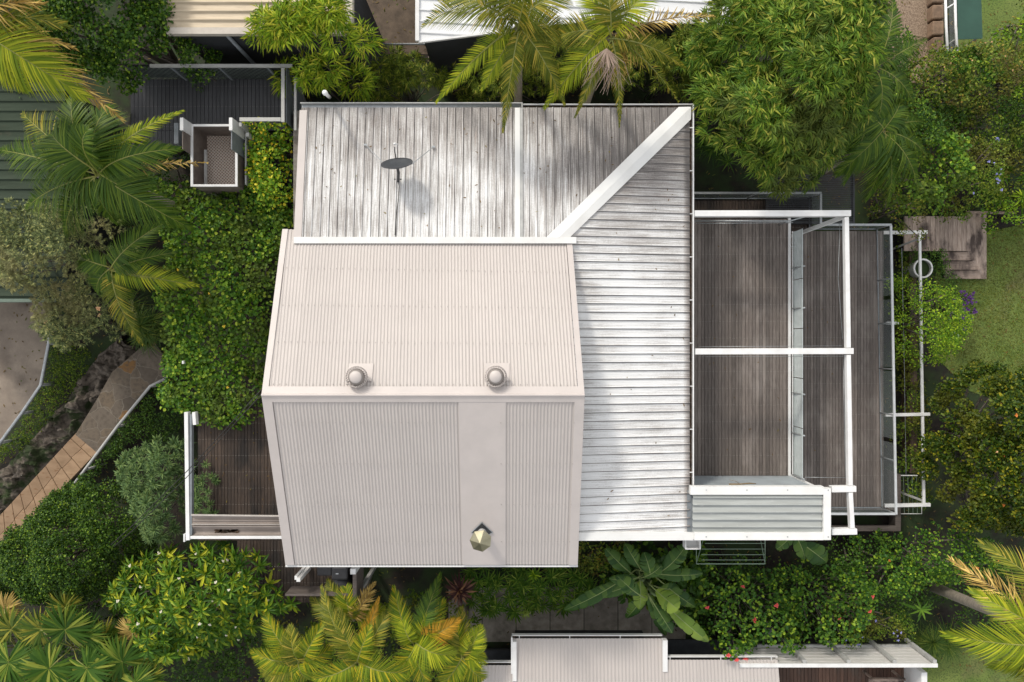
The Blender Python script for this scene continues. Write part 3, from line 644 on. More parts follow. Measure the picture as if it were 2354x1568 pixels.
# planter at the deck corner
pb = empty('timber_planter', A(1990,1205,0), 'empty weathered timber planter box at the corner of the lower deck', 'planter'); z = .95
a = A(1912,1190,z); b = A(2070,1221,z); c = A(2056,1090,z)
q = MB(); q.box(a.x,b.x,b.y,b.y+.16,z-.05,z); q.build('rim_board', M['planter'], pb)
q = MB(); q.box(b.x-.16,b.x,b.y+.161,c.y,z-.05,z+.002); q.build('rim_board', M['planter'], pb)
q = MB(); q.box(a.x,b.x-.02,b.y+.02,b.y+.05,0,z-.051); q.box(b.x-.05,b.x-.02,b.y+.05,c.y,0,z-.051); q.box(a.x,b.x-.05,b.y+.62,b.y+.65,0,z-.051); q.build('side_board', M['planter'], pb)
q = MB(); q.box(a.x,b.x-.05,b.y+.05,b.y+.62,.0,.35); q.build('soil', M['soil'], pb)
wr = empty('wire_rack', A(2090,1140,.5), 'small pale wire rack fixed outside the deck corner by the white frame', 'rack')
q = MB(); z = .7
for u in (2066,2076,2086,2096,2106): q.tube([A(u,1095,z),A(u+2,1180,z)], .006, 5)
q.build('bar', M['wire'], wr)
q = MB(); q.tube([A(2062,1093,z),A(2108,1093,z)], .016, 6); q.build('top_bar', M['white'], wr); q = MB(); q.tube([A(2064,1181,z),A(2118,1181,z),A(2118,1130,z)], .012, 6); q.build('frame', M['white'], wr)
# folding clothes line on the south wall
cl = empty('clothesline', A(1670,1260,3.4), 'pale green folding clothesline rack fixed to the wall below the white eave', 'clothesline')
z = 3.5
q = MB()
for v in (1249,1262,1275,1287): q.tube([A(1612 if v > 1255 else 1620,v,z),A(1758,v,z)], .008, 5)
q.build('line', M['wire'], cl)
q = MB(); q.tube([A(1600,1240,z),A(1600,1296,z),A(1758,1296,z),A(1758,1240,z)], .013, 6); q.build('frame', M['wire'], cl)
q = MB(); q.tube([A(1600,1296,z), A(1620,1225,2.9)], .01, 6); q.tube([A(1758,1296,z), A(1745,1225,2.9)], .01, 6); q.build('brace', M['wire'], cl)
# dry fallen branch lying by the cladding
o = MB(); o.tube([A(1675,1113,4.7),A(1700,1113,4.72),A(1722,1111,4.74),A(1737,1112,4.7)], [.02,.02,.018,.01], 6); o.tube([A(1700,1112,4.72),A(1690,1106,4.76),A(1676,1103,4.78)], [.008,.006,.004], 5)
tag(o.build('fallen_branch', M['rachisdry'], smooth=True), 'dry curved branch caught along the grey clad wall under white flashing', 'branch')
# ---------------------------------------------------------------- front deck (left) with its white frame and curved shade
FZ = 2.6
fd = empty('front_deck', A(560,1180,0), 'dark wet brown timber deck in front of the cream gable, partly under shrubs', 'deck')
fa = A(455,935,FZ); fb_ = A(700,1242,FZ); fc = A(545,1242,FZ); fe = A(830,1385,FZ)
boards('deck_boards', M['deckdark'], fd, fa.x, fb_.x, fb_.y, fa.y, FZ, .092, screws=.45)
boards('deck_boards', M['deckdark'], fd, fc.x, fe.x, fe.y, fb_.y-.004, FZ, .092, screws=.45)
m = MB(); m.box(fa.x+.02,fb_.x,fb_.y,fa.y-.02,FZ-.25,FZ-.035); m.box(fc.x+.02,fe.x-.02,fe.y+.02,fb_.y-.01,FZ-.25,FZ-.035); m.build('subframe', M['gap'], fd)
m = MB()
for (u,v) in ((470,960),(470,1230),(560,1370),(820,1370)): p = A(u,v,FZ); m.box(p.x-.05,p.x+.05,p.y-.05,p.y+.05,0,FZ-.25)
m.build('deck_posts', M['grey'], fd)
fp = empty('white_arbor', A(433,1235,0), 'white timber arbor frame at the outer edge of the front deck', 'arbor'); z = 4.4
beam('long_beam', 430.5,947,434.5,1240,.095,.16,z,M['white'],fp); beam('short_beam', 448,947,450,976,.085,.16,z,M['white'],fp)
q = MB(); q.bar(A(440.5,952,z-.08), A(441,1228,z-.08), .05, .12); q.build('guide_rail', M['bluegrey'], fp)
beam('end_block', 424,1235,427.5,1235,.20,.14,z-.01,M['white'],fp)
beam('cross_beam', 439.5,1234,652,1234,.075,.12,z-.005,M['white'],fp)
a = A(433,1236,z); q = MB(); q.box(a.x-.04,a.x+.04,a.y-.04,a.y+.04,0,z-.17); q.build('post', M['white'], fp)
beam('end_block', 420,833,424,833,.08,.1,3.6,M['white'],fp)
# curved shade sheet
cs = empty('curved_awning', A(540,1210,z), 'brown grey curved awning sheet between the white arbor and the cream roof', 'awning')
prof = [(1184,.02),(1185,.06),(1190,.0),(1194,-.01),(1195,.02),(1197,.02),(1198,-.01),(1201,-.01),(1202,.02),(1204,.02),(1205,-.01),(1208,-.01),(1209,.03),(1211,.03),(1212,-.02),(1216,-.07),(1220,-.10),(1224,-.10),(1228,-.06),(1231,0)]
xa_, xb_ = 442, 652
V = []; 
for u in (xa_, xb_):
    for v, dz in prof: V.append(A(u, v+(2 if u == xb_ and v < 1190 else 0), z-.02+dz))
n = len(prof); q = MB(); q.add(V, [(i, i+1, n+i+1, n+i) for i in range(n-1)])
shm = surf('taupe_sheet', (.30,.255,.225), (.24,.205,.18), 3, rough=.5); q.build('sheet', shm, cs)
q = MB(); q.bar(A(440,1183.5,z+.05), A(652,1186,z+.05), .03, .05); q.bar(A(440,1205,z+.02), A(652,1205.5,z+.02), .012,.03); q.build('edge_trim', surf('pale_trim', (.5,.46,.42)), cs)
q = MB()
for k in range(60):
    t = random.random(); p = A(500+45*t+random.uniform(-8,8), 1220+random.uniform(-4,4), z-.11); r = random.uniform(.008,.022); q.box(p.x-r*1.6,p.x+r*1.6,p.y-r,p.y+r,p.z,p.z+.015)
q.build('leaf_litter', M['rust'], cs)
# front balustrade posts and the covered barbecue
po = empty('deck_post', A(700,1320,FZ), 'white square deck post standing below the cream roof corner', 'post')
a = A(685.5,1333,3.62); q = MB(); q.box(a.x-.05,a.x+.05,a.y-.05,a.y+.05,FZ,3.62); q.build('post', M['white'], po)
q = MB(); q.box(a.x-.12,a.x-.051,a.y-.02,a.y+.08,FZ,3.55); q.build('side_block', M['white'], po)
fpn = empty('deck_fence', A(815,1330,FZ), 'grey timber fence panel with a white capped post beside the barbecue', 'fence')
a = A(811,1314,3.7); q = MB(); q.box(a.x-.07,a.x+.07,a.y-.07,a.y+.07,FZ,3.7); q.build('post', M['white'], fpn)
b = A(815,1385,3.5); q = MB(); q.box(a.x-.05,a.x+.05,b.y,a.y-.08,FZ,3.5); q.build('board', M['planter'], fpn)
b2 = A(655,1370,3.4); q = MB(); q.box(b2.x,a.x-.08,b2.y,b2.y+.06,FZ+.2,3.4); q.build('board', M['planter'], fpn)
bq = empty('barbecue', A(770,1330,FZ), 'black covered barbecue on the front deck tucked under the cream roof edge', 'barbecue')
a = A(762,1330,3.4); q = MB(); q.box(a.x-.02,a.x+.42,a.y-.06,a.y+.3,FZ+.1,3.35); q.build('cabinet', M['black'], bq, bevel=.05)
q = MB(); q.box(a.x-.45,a.x-.04,a.y-.0,a.y+.26,FZ+.5,3.2); q.build('side_shelf', M['black'], bq, bevel=.04)
q = MB(); q.lathe((a.x+.2,a.y-.28,3.0), [(.27,-.35),(.29,0),(.27,.12),(.2,.2),(.1,.24),(.001,.25)], 28); q.build('kettle_lid', M['black'], bq, smooth=True)
q = MB(); q.box(a.x+.1,a.x+.17,a.y+.1,a.y+.13,3.352,3.36); q.build('badge', M['galv'], bq)
# ---------------------------------------------------------------- charcoal walkway + lift car, top left
WZ = 3.0
wk = empty('charcoal_walkway', A(480,230,0), 'charcoal slatted walkway deck with grey rails behind the small lift car', 'walkway')
x0, x1 = A(300,0,WZ).x, A(660,0,WZ).x; y1, y0 = A(0,182,WZ).y, A(0,300,WZ).y
boards('deck_boards', M['walk'], wk, x0, x1, y0, y1, WZ, .106, gap=.010, screws=.55)
xs = A(418,0,WZ).x; boards('deck_boards', M['walk'], wk, x0, xs, A(0,340,WZ).y, y0-.004, WZ, .106, gap=.010)
m = MB(); m.box(x0+.02,x1-.02,y0+.02,y1-.02,WZ-.3,WZ-.035); m.box(x0+.02,xs-.02,A(0,338,WZ).y,y0,WZ-.3,WZ-.035); m.build('subframe', M['gap'], wk)
m = MB()
for (u,v) in ((330,200),(330,320),(640,200),(640,285)): p = A(u,v,WZ); m.box(p.x-.06,p.x+.06,p.y-.06,p.y+.06,0,WZ-.3)
m.build('deck_posts', M['bluegrey'], wk)
TZ = 3.95
q = MB(); q.bar(A(345,152,TZ), A(672,152,TZ), .085, .05); q.build('top_rail', M['grey'], wk)
q = MB(); q.bar(A(650.5,156.5,TZ), A(650.5,281,TZ), .085, .05); q.bar(A(551,275,TZ), A(645.5,275,TZ), .095, .05); q.build('top_rail', surf('pale_rail', (.50,.50,.47), (.42,.42,.40), 5), wk)
yl = A(0,152,TZ).y
lat = surf('green_grey_lattice', (.11,.13,.12), (.08,.095,.088), 5)
for k in range(3):
    a_, b_ = x0+.3+k*1.25, x0+.3+(k+1)*1.25-.06; q = MB()
    z_ = WZ+.05
    n_ = 13
    for j in range(-8, 16):
        for sg in (1,-1):
            xs0 = a_+(b_-a_)*j/8; xs1 = xs0+sg*.85
            c0 = max(a_, min(b_, xs0)); c1 = max(a_, min(b_, xs1))
            if abs(c0-c1) < .02: continue
            z0_ = z_+.85*(c0-xs0)/(xs1-xs0); z1_ = z_+.85*(c1-xs0)/(xs1-xs0)
            q.bar((c0,yl+sg*.006,z0_),(c1,yl+sg*.006,z1_),.01,.03)
    q.build('lattice_panel', lat, wk)
    q = MB(); q.box(b_,b_+.06,yl-.03,yl+.03,WZ,TZ-.03); q.build('post', M['bluegrey'], wk)
q = MB(); q.box(x0+.3,x1,yl+.05,yl+.06,WZ,TZ-.05); q.build('backing_screen', M['darkwall'], wk)
xr = A(651,0,TZ).x; q = MB(); q.box(xr+.05,xr+.07,A(0,280,TZ).y,yl,WZ-.6,TZ-.06); q.build('side_screen', M['bluegrey'], wk)
q = MB(); q.bar(A(679,180,3.9), A(679,300,3.9), .06,.05); q.bar(A(679,181,3.8), A(700,236,1.5), .09,.09); q.build('outer_rail', M['grey'], wk)
q = MB(); p = A(406,0,TZ); q.box(p.x-.07,p.x+.04,A(0,330,TZ).y,A(0,283,TZ).y,TZ-.06,TZ); q.box(p.x-.04,p.x,A(0,330,TZ).y,A(0,283,TZ).y,WZ,TZ-.061); q.build('short_rail', M['bluegrey'], wk)
# lift car
LX0, LX1, LY0, LY1 = -8.31, -7.13, 4.02, 5.60; z0_, z1_ = 3.0, 3.9
lc = empty('lift_car', (-7.7, 4.8, 2.2), 'small open lift car with white rim, brown sides and lattice patterned floor', 'lift car')
q = MB(); q.box(LX0,LX1,LY0,LY1,z0_-.05,z0_); q.build('floor', M['tread'], lc)
q = MB(); q.box(LX0,LX0+.03,LY0,LY1,z0_+.001,z1_-.04); q.box(LX0+.031,LX1-.031,LY1-.03,LY1,z0_+.001,z1_-.04); q.box(LX1-.03,LX1,LY0,LY1,z0_+.001,z1_-.04); q.box(LX0+.031,LX1-.031,LY0,LY0+.03,z0_+.001,z1_-.04); q.build('side_panel', M['ply'], lc)
q = MB(); q.box(LX0-.02,LX0+.045,LY0-.02,LY1+.02,z1_-.039,z1_); q.box(LX0+.046,LX1-.046,LY1-.04,LY1+.02,z1_-.039,z1_-.002); q.box(LX1-.045,LX1+.02,LY0-.02,LY1+.02,z1_-.039,z1_); q.box(LX0+.046,LX1-.046,LY0-.02,LY0+.04,z1_-.039,z1_-.002); q.build('rim', M['white'], lc, bevel=.008)
q = MB(); q.box(LX0+.10,LX0+.17,LY0+.04,LY1-.5,z0_+.3,z0_+.36); q.build('hand_rail', M['grey'], lc)
for x in (LX0-.03, LX1+.03):
    q = MB(); q.box(x-.045,x+.045,LY1-.28,LY1+.04,z0_-.4,4.38); q.build('tall_post', M['white'], lc, bevel=.008)
    q = MB(); q.box(x-.012,x+.012,LY1-.75,LY1-.281,z0_+.0,4.32); q.build('side_screen', M['bluegrey'] if x > -8 else M['ply'], lc)
q = MB(); q.box(LX0+.05,LX1+.16,LY0+.08,LY1-.1,.0,z0_-.06); q.build('undercarriage', M['darkwall'], lc)
q = MB(); q.box(LX1+.10,LX1+.14,LY0+.1,LY1+.1,z0_-.4,z0_+.6); q.box(LX1+.13,LX1+.2,LY1-.1,LY1+.0,z0_,4.1); q.box(LX1+.24,LX1+.31,LY1-.3,LY1-.2,z0_,3.9); q.build('guide_frame', M['grey'], lc)
# pale channel between hedge and weathered roof
q = MB(); a = A(674,255,3.6); b = A(694,525,3.6); q.box(a.x,b.x,b.y,a.y,3.3,3.6)
tag(q.build('concrete_ledge', surf('stained_render', (.26,.245,.22), (.13,.105,.085), 4, rough=.9, bmp=.3), None), 'stained narrow ledge between green hedge and weathered roof', 'ledge')
# ---------------------------------------------------------------- neighbouring buildings
nb = empty('shed', A(600,30,0), 'shed with cream ribbed roof and dark wall beyond the charcoal walkway', 'shed'); z = 4.9
a = A(380,-110,z); b = A(808,74,z)
ribbed('roof', (a.x,a.y,z), (a.x,b.y+.12,z-.1), (b.x-.1,a.y,z), (b.x-.1,b.y+.12,z-.1), .21, BIGR, M['creamroof'], nb)
q = MB(); q.box(a.x,b.x,b.y-.02,b.y+.14,z-.2,z-.055); q.box(b.x-.15,b.x+.02,b.y+.141,a.y,z-.2,z+.01); q.build('edge_flashing', surf('cream_flashing', (.55,.50,.43), (.48,.43,.37), 5), nb)
q = MB(); q.box(a.x+.1,b.x-.1,b.y+.1,a.y-.1,0,z-.2); q.build('wall', M['darkwall'], nb)
q = MB(); q.tube([A(518,77,z-.2), Vector((A(518,77,z).x, A(518,77,z).y, .2))], .05, 10); q.build('downpipe', M['bluegrey'], nb, smooth=True)
q = MB(); q.tube([A(757,224,4.8), A(747,214,6.0)], .045, 12); q.lathe(A(747,214,6.0), [(.06,-.02),(.06,.04),(.001,.05)], 14)
tag(q.build('vent_pipe', M['white'], None, smooth=True), 'short white vent pipe rising behind the weathered roof gutter', 'pipe')
wb = empty('white_building', A(1200,0,0), 'white ribbed metal roof of the building behind the two top palms', 'building'); z = 3.6
def wroof():
    L = A(962,-160,z); q0 = A(962,96,z); q1 = A(1346,47,z); q2 = A(1720,62,z)
    W = q2.x-L.x
    def t1(s):
        x = L.x+s*W
        y = q0.y+(q1.y-q0.y)*(x-q0.x)/(q1.x-q0.x) if x < q1.x else q1.y+(q2.y-q1.y)*(x-q1.x)/(q2.x-q1.x)
        return y
    # ribs run across the picture, slightly falling to the right
    n = 15; m = MB()
    for k in range(n):
        y_ = L.y-.02-k*.30
        for (dy0, dy1, h0, h1) in ((0,-.24,0,0),(-.24,-.255,0,.035),(-.255,-.285,.035,.035),(-.285,-.30,.035,0)):
            xs = np.linspace(L.x, q2.x, 40)
            for xa1, xb1 in zip(xs[:-1], xs[1:]):
                def yy(x, d): return max(y_+d-.055*(x-L.x), t1((x-L.x)/W))
                p = [(xa1,yy(xa1,dy0),z+h0),(xb1,yy(xb1,dy0),z+h0),(xb1,yy(xb1,dy1),z+h1),(xa1,yy(xa1,dy1),z+h1)]
                if abs(p[0][1]-p[3][1]) < 1e-4 and abs(p[1][1]-p[2][1]) < 1e-4: continue
                m.add(p, [(3,2,1,0)])
    m.build('roof', M['whiteroof'], wb)
    q = MB(); q.prism([(L.x+.1,L.y),(q2.x-.1,L.y),(q2.x-.1,q2.y+.15),(q1.x,q1.y+.15),(q0.x+.1,q0.y+.15)][::-1], 0, z-.05); q.build('wall', M['darkwall'], wb)
    q = MB(); q.bar(Vector((L.x-.03,L.y,z+.02)), Vector((L.x-.03,q0.y,z+.02)), .1,.1); q.bar(q0+Vector((0,-.02,0)), q1+Vector((0,-.02,0)), .05,.08); q.build('gutter', M['white'], wb)
wroof()
gg = empty('garage', A(40,440,0), 'garage with dark green ribbed roof at the left edge behind the palm', 'garage'); z = 2.6
a = A(-250,190,z); b = A(150,690,z); ribbed('roof', (a.x,a.y,z), (a.x,b.y,z-.1), (b.x,a.y,z), (b.x,b.y,z-.1), .27, CLIP, M['greenroof'], gg)
q = MB(); q.box(a.x,b.x-.3,b.y-.05,b.y+.04,z-.35,z-.06); q.build('fascia', surf('green_fascia', (.14,.19,.15)), gg)
q = MB(); q.box(a.x,b.x-.1,b.y+.3,a.y-.1,0,z-.13); q.build('wall', M['darkwall'], gg)
# south neighbour
sn = empty('neighbour_house', A(1450,1560,0), 'neighbouring house with pale corrugated roof and white gutters below the garden path', 'house'); z = 2.6
a = A(1176,1468,z); b = A(1522,1468,z); c = A(1105,1527,z); d = A(1786,1515,z); yb = A(0,1760,z).y; sl2 = .10
def zn(y): return z+(a.y-y)*sl2
for (x0_,x1_,yt) in ((c.x,a.x,c.y),(a.x+.001,b.x,a.y),(b.x+.001,d.x,d.y)):
    ribbed('roof', (x0_,yt,zn(yt)-.02), (x1_,yt,zn(yt)-.02), (x0_,yb,zn(yb)-.02), (x1_+(.15 if x1_ == d.x else 0),yb,zn(yb)-.02), .100, CORR, M['beige'], sn)
q = MB(); 
for (x0_,x1_,yt) in ((c.x-.3,a.x,c.y),(a.x,b.x,a.y),(b.x,d.x,d.y)):
    zz = zn(yt)-.1; q.box(x0_,x1_,yt+.07,yt+.09,zz-.04,zz+.09)
    for k in range(int((x1_-x0_)/1.4)+1): q.box(x0_+.2+k*1.4,x0_+.22+k*1.4,yt-.02,yt+.07,zz+.06,zz+.075)
q.box(a.x-.02,a.x+.02,c.y-.2,a.y+.09,zn(c.y)-.06,zn(c.y)+.07); q.box(b.x-.01,b.x+.12,d.y-.3,a.y,zn(a.y)-.05,zn(d.y-.3)+.03); q.box(a.x+.021,a.x+.13,c.y-.4,a.y-.03,zn(a.y)-.05,zn(c.y-.4)+.03)
q.build('gutter', M['white'], sn)
q = MB()
for (x0_,x1_,yt) in ((c.x-.3,a.x-.03,c.y),(a.x+.03,b.x-.03,a.y),(b.x+.16,d.x-.03,d.y)): q.box(x0_,x1_,yt-.01,yt+.069,zn(yt)-.14,zn(yt)-.12)
q.build('gutter_silt', M['rust'], sn)
q = MB(); q.box(c.x,d.x-.1,yb,d.y-.8,0,2.4); q.box(a.x+.1,b.x-.1,d.y-.801,a.y-.8,0,2.4); q.build('wall', M['darkwall'], sn)
q = MB(); q.box(A(1080,0,1.5).x, A(1172,0,1.5).x, A(0,1530,1.5).y, A(0,1495,1.5).y, 1.4, 1.5); q.build('window_hood', M['darkmetal'], sn); q = MB(); q.box(A(1528,0,1.5).x, A(1740,0,1.5).x, A(0,1520,1.5).y, A(0,1472,1.5).y, 1.4, 1.5); q.build('window_hood', M['darkmetal'], sn)
# privacy screen and brown deck
ps = empty('privacy_screen', A(1940,1510,0), 'pale louvred privacy screen with slanting posts along the red brown deck', 'screen')
zt, zb_ = 2.7, 1.5; a = A(1700,1530,zt); b = A(2155,1530,zt)
for k in range(9):
    q_ = None
q = MB()
for k in range(12):
    zz = zb_+.04+k*.095; q.box(a.x, b.x-.04, a.y-.010, a.y+.012+.012*(k%2), zz, zz+.085)
q.build('louvre_panel', surf('white_louvre', (.60,.585,.56), (.54,.525,.50), 3, rough=.5), ps)
q = MB(); q.box(a.x, b.x, a.y-.05, a.y+.05, zt-.05, zt+.0); q.build('top_rail', M['white'], ps)
q = MB(); q.box(a.x, b.x-.04, a.y-.03, a.y+.06, zb_-.08, zb_-.01); q.build('bottom_rail', M['grey'], ps)
for u in (1850,1952,2058,2150):
    p = A(u,1530,zt); q = MB(); q.box(p.x-.05,p.x+.05,p.y+.052,p.y+.14,zb_-.3,zt-.03); q.build('post', M['grey'], ps)
rd = empty('balcony_deck', A(1960,1600,0), 'red brown timber balcony deck behind the pale privacy screen', 'deck'); z = 1.5
x0_ = A(1725,0,z).x; x1_ = A(2085,0,z).x; boards('deck_boards', M['redwood'], rd, x0_, x1_, A(0,1760,z).y, A(0,1490,z).y, z, .105)
q = MB(); q.box(x0_,x1_-.02,A(0,1760,z).y,A(0,1492,z).y,0,z-.035); q.build('subframe', M['gap'], rd)
p = A(2124,1550,z+.9); q = MB(); q.box(p.x-.08,p.x+.08,p.y-1.5,p.y+.05,z-.2,z+.9); q.build('end_post', M['white'], rd)
bn = empty('timber_bench', A(2030,1575,z), 'weathered timber bench on the red brown balcony deck', 'bench')
p = A(2035,1556,z+.45)
for k in range(4): q = MB(); q.box(p.x-.48,p.x+.48,p.y-.17-k*.12,p.y-.06-k*.12,z+.41,z+.45); q.build('seat_slat', M['oldwoodx'], bn, bevel=.006)
q = MB(); q.box(p.x-.5,p.x+.5,p.y-.04,p.y+.02,z+.5,z+.62); q.build('backrest', M['oldwoodx'], bn, bevel=.02)
for sx in (-.45,.4):
    for sy in (-.5,-.05): q = MB(); q.box(p.x+sx,p.x+sx+.06,p.y+sy,p.y+sy+.05,z,z+(.5 if sy > -.1 else .41)); q.build('leg', M['oldwoodx'], bn)
# ---------------------------------------------------------------- top right: rail frame, shade cloth, fence
rf = empty('white_pipe_rail', A(2185,70,0), 'white pipe rail with two parallel bars beside the green shade', 'railing'); z = 1.6
for u in (2175,2197): q = MB(); q.tube([A(u-4,-60,z),A(u-1,60,z),A(u+4,150,z)], .038, 10); q.build('bar', M['white'], rf, smooth=True)
q = MB(); q.tube([A(2171,22,z),A(2194,8,z)], .02, 6); q.tube([A(2200,150,z), Vector((A(2200,150,z).x, A(2200,150,z).y, 0))], .03, 8); q.build('brace', M['white'], rf, smooth=True)
q = MB(); c = [A(2178,-60,1.1), A(2192,-60,1.1), A(2198,140,1.1), A(2184,140,1.1)]; q.slab(c[::-1], .012); q.build('glass_panel', M['glass'], rf)
sh = empty('shade_awning', A(2225,45,0), 'dark green flat shade awning at the far right end of the yard', 'awning')
q = MB(); c = [A(2199,-30,1.5), A(2254,-30,1.5), A(2258,89,1.5), A(2202,91,1.5)]; q.slab(c[::-1], .02); q.build('canopy', M['shade'], sh)
for u,v in ((2206,84),(2252,84)): p = A(u,v,1.47); q = MB(); q.tube([p, (p.x,p.y,0)], .025, 8); q.build('leg', M['grey'], sh, smooth=True)
q = MB()
for k in range(5):
    for (w_, dv) in ((.42, 0),): 
        c = A(2158,-10+k*37,.35); q.box(c.x-.16-random.random()*.04,c.x+.16,c.y-.22,c.y+.22,0,.35)
tag(q.build('stone_edging', surf('brown_block', (.30,.20,.13), (.18,.12,.08), 6, rough=.9, bmp=.8, island=.4), None, bevel=.04), 'row of rough brown stone blocks edging the gravel bed', 'edging')
fn = empty('timber_fence', A(1000,120,0), 'weathered timber plank fence with a grey pipe rail behind bamboo', 'fence'); z = 2.2
q = MB(); q.tube([A(880,102,z+.25), A(1100,101,z+.25), A(1335,103,z+.25)], .03, 8); q.build('rail', M['galv'], fn, smooth=True)
for k in range(4):
    q = MB(); q.bar(A(985,108+k*9,z-k*.3), A(1172,108+k*9,z-k*.3), .05, .26); q.build('board', M['oldwoodx'], fn)
for u in (1002,1170): p = A(u,104,z+.3); q = MB(); q.box(p.x-.05,p.x+.05,p.y-.05,p.y+.05,0,z+.3); q.build('post', M['oldwood'], fn)
q = MB(); q.tube([A(1280,89,2.6),A(1375,84,2.6)], .03, 8); q.tube([A(1600,83,2.6),A(1750,77,2.6)], .03, 8)
tag(q.build('pipe_rail', surf('rusty_pipe', (.35,.25,.16), (.4,.38,.34), 8)), 'thin weathered pipe rail glimpsed under the palm with dry fronds', 'railing')
# slatted dark screen under the palms near the deck
q = MB(); z = 1.6; a = A(1760,400,z); b = A(1960,510,z)
for k in range(26):
    y_ = b.y+(a.y-b.y)*k/26
    q.box(a.x, b.x, y_, y_+.03, z-.02, z)
q.box(a.x,b.x,b.y-.05,b.y-.01,z-.15,z+.01); q.box(b.x,b.x+.05,b.y-.05,a.y,z-.15,z+.01)
tag(q.build('slatted_screen', M['darkmetal'], None), 'black slatted horizontal screen below the palm next to the deck', 'screen')
# sleepers beyond deck
q = MB()
for (v0,v1) in ((575,700),(702,850),(852,980),(982,1090)):
    a = A(2087+v0*.005,v0,.5); b = A(2103+v0*.005,v1-2,.5); q.box(a.x,b.x,b.y,a.y,0,.5)
tag(q.build('sleeper_wall', wood('brown_sleeper', (.15,.09,.06), (.07,.045,.032), (.05,.06,.02)), None, bevel=.01), 'low brown timber sleeper wall between the deck and the lawn', 'retaining wall')
# ---------------------------------------------------------------- timber garden stairs (right)
gs = empty('garden_stairs', A(2190,560,0), 'weathered timber platform with mitred steps leading onto the lawn', 'stairs')
z = .62; a = A(2078,497,z); b = A(2230,577,z)
boards('platform', M['oldwood'], gs, a.x, b.x, A(0,577,z).y, a.y, z, .135, th=.05, gap=.008)
q = MB(); q.box(a.x,b.x-.02,A(0,575,z).y,a.y-.02,0,z-.055); q.build('riser_box', M['gap'], gs)
yT = A(0,488,.5).y; 
for k in range(3):
    zk = .46-.15*k; xo = b.x+.005+.265*k; yo = A(0,577,z).y-.005-.27*k
    xl = A(2164,0,zk).x+.04*k
    q = MB()   # side run and front run mitred at the corner
    q.add([(xo,yT,zk),(xo+.26,yT,zk),(xo+.26,yo-.265,zk),(xo,yo,zk),(xo,yT,zk-.04),(xo+.26,yT,zk-.04),(xo+.26,yo-.265,zk-.04),(xo,yo,zk-.04)],
          [(3,2,1,0),(4,5,6,7),(0,1,5,4),(1,2,6,5),(2,3,7,6),(3,0,4,7)]); q.build('tread', M['oldwood'], gs)
    q = MB(); q.add([(xl,yo,zk+.002),(xo-.004,yo,zk+.002),(xo+.256,yo-.265,zk+.002),(xl,yo-.265,zk+.002),(xl,yo,zk-.04),(xo-.004,yo,zk-.04),(xo+.256,yo-.265,zk-.04),(xl,yo-.265,zk-.04)],
          [(3,2,1,0),(4,5,6,7),(0,1,5,4),(1,2,6,5),(2,3,7,6),(3,0,4,7)]); q.build('tread', M['oldwoodx'], gs)
    q = MB(); q.box(xl+.02,xo-.01,yo-.24,yo+.02,0,zk-.045); q.box(xo+.0,xo+.2,yo-.2,yT-.03,0,zk-.045); q.build('riser', M['gap'], gs)
q = MB(); q.bar(A(2222,488,.75), A(2330,490,.75), .06,.1); q.build('edge_beam', M['oldwoodx'], gs)
# pot ring and ball
gp = empty('garden_pot', A(2121,617,0), 'round white rimmed pot under the slim white frame by the stairs', 'pot')
c = A(2121,617,.9); q = MB(); q.tube([(c.x+.27*math.cos(k*math.pi/16), c.y+.27*math.sin(k*math.pi/16), .9) for k in range(33)], .028, 8); q.build('rim', M['white'], gp, smooth=True)
q = MB(); q.lathe((c.x,c.y,0), [(.18,0),(.24,.4),(.27,.88)], 32); q.build('bowl', M['wall'], gp, smooth=True)
q = MB(); q.lathe((c.x,c.y,.78), [(.25,0),(.001,.01)], 32); q.build('soil', M['soil'], gp)
c = A(2192,772,.28); q = MB(); q.lathe(c, [(.14*math.sin(t)+.0005, -.14*math.cos(t)) for t in np.linspace(0,math.pi,12)], 20)
tag(q.build('garden_ball', M['white'], None, smooth=True), 'small white ball half hidden at the edge of the bright green shrub', 'garden ornament')
for (u,v,lab) in ((1702,1577,'small'),):
    pass
gl = empty('garden_light', A(2452*.7205,1463,0), 'small grey garden lamp box among the hibiscus leaves', 'garden lamp')
c = A(1767,1460,1.0); q = MB(); q.box(c.x-.12,c.x+.12,c.y-.14,c.y+.14,.8,1.0); q.build('housing', M['bluegrey'], gl, bevel=.02); q = MB(); q.tube([(c.x,c.y,0),(c.x,c.y,.8)], .03, 8); q.build('post', M['darkmetal'], gl)
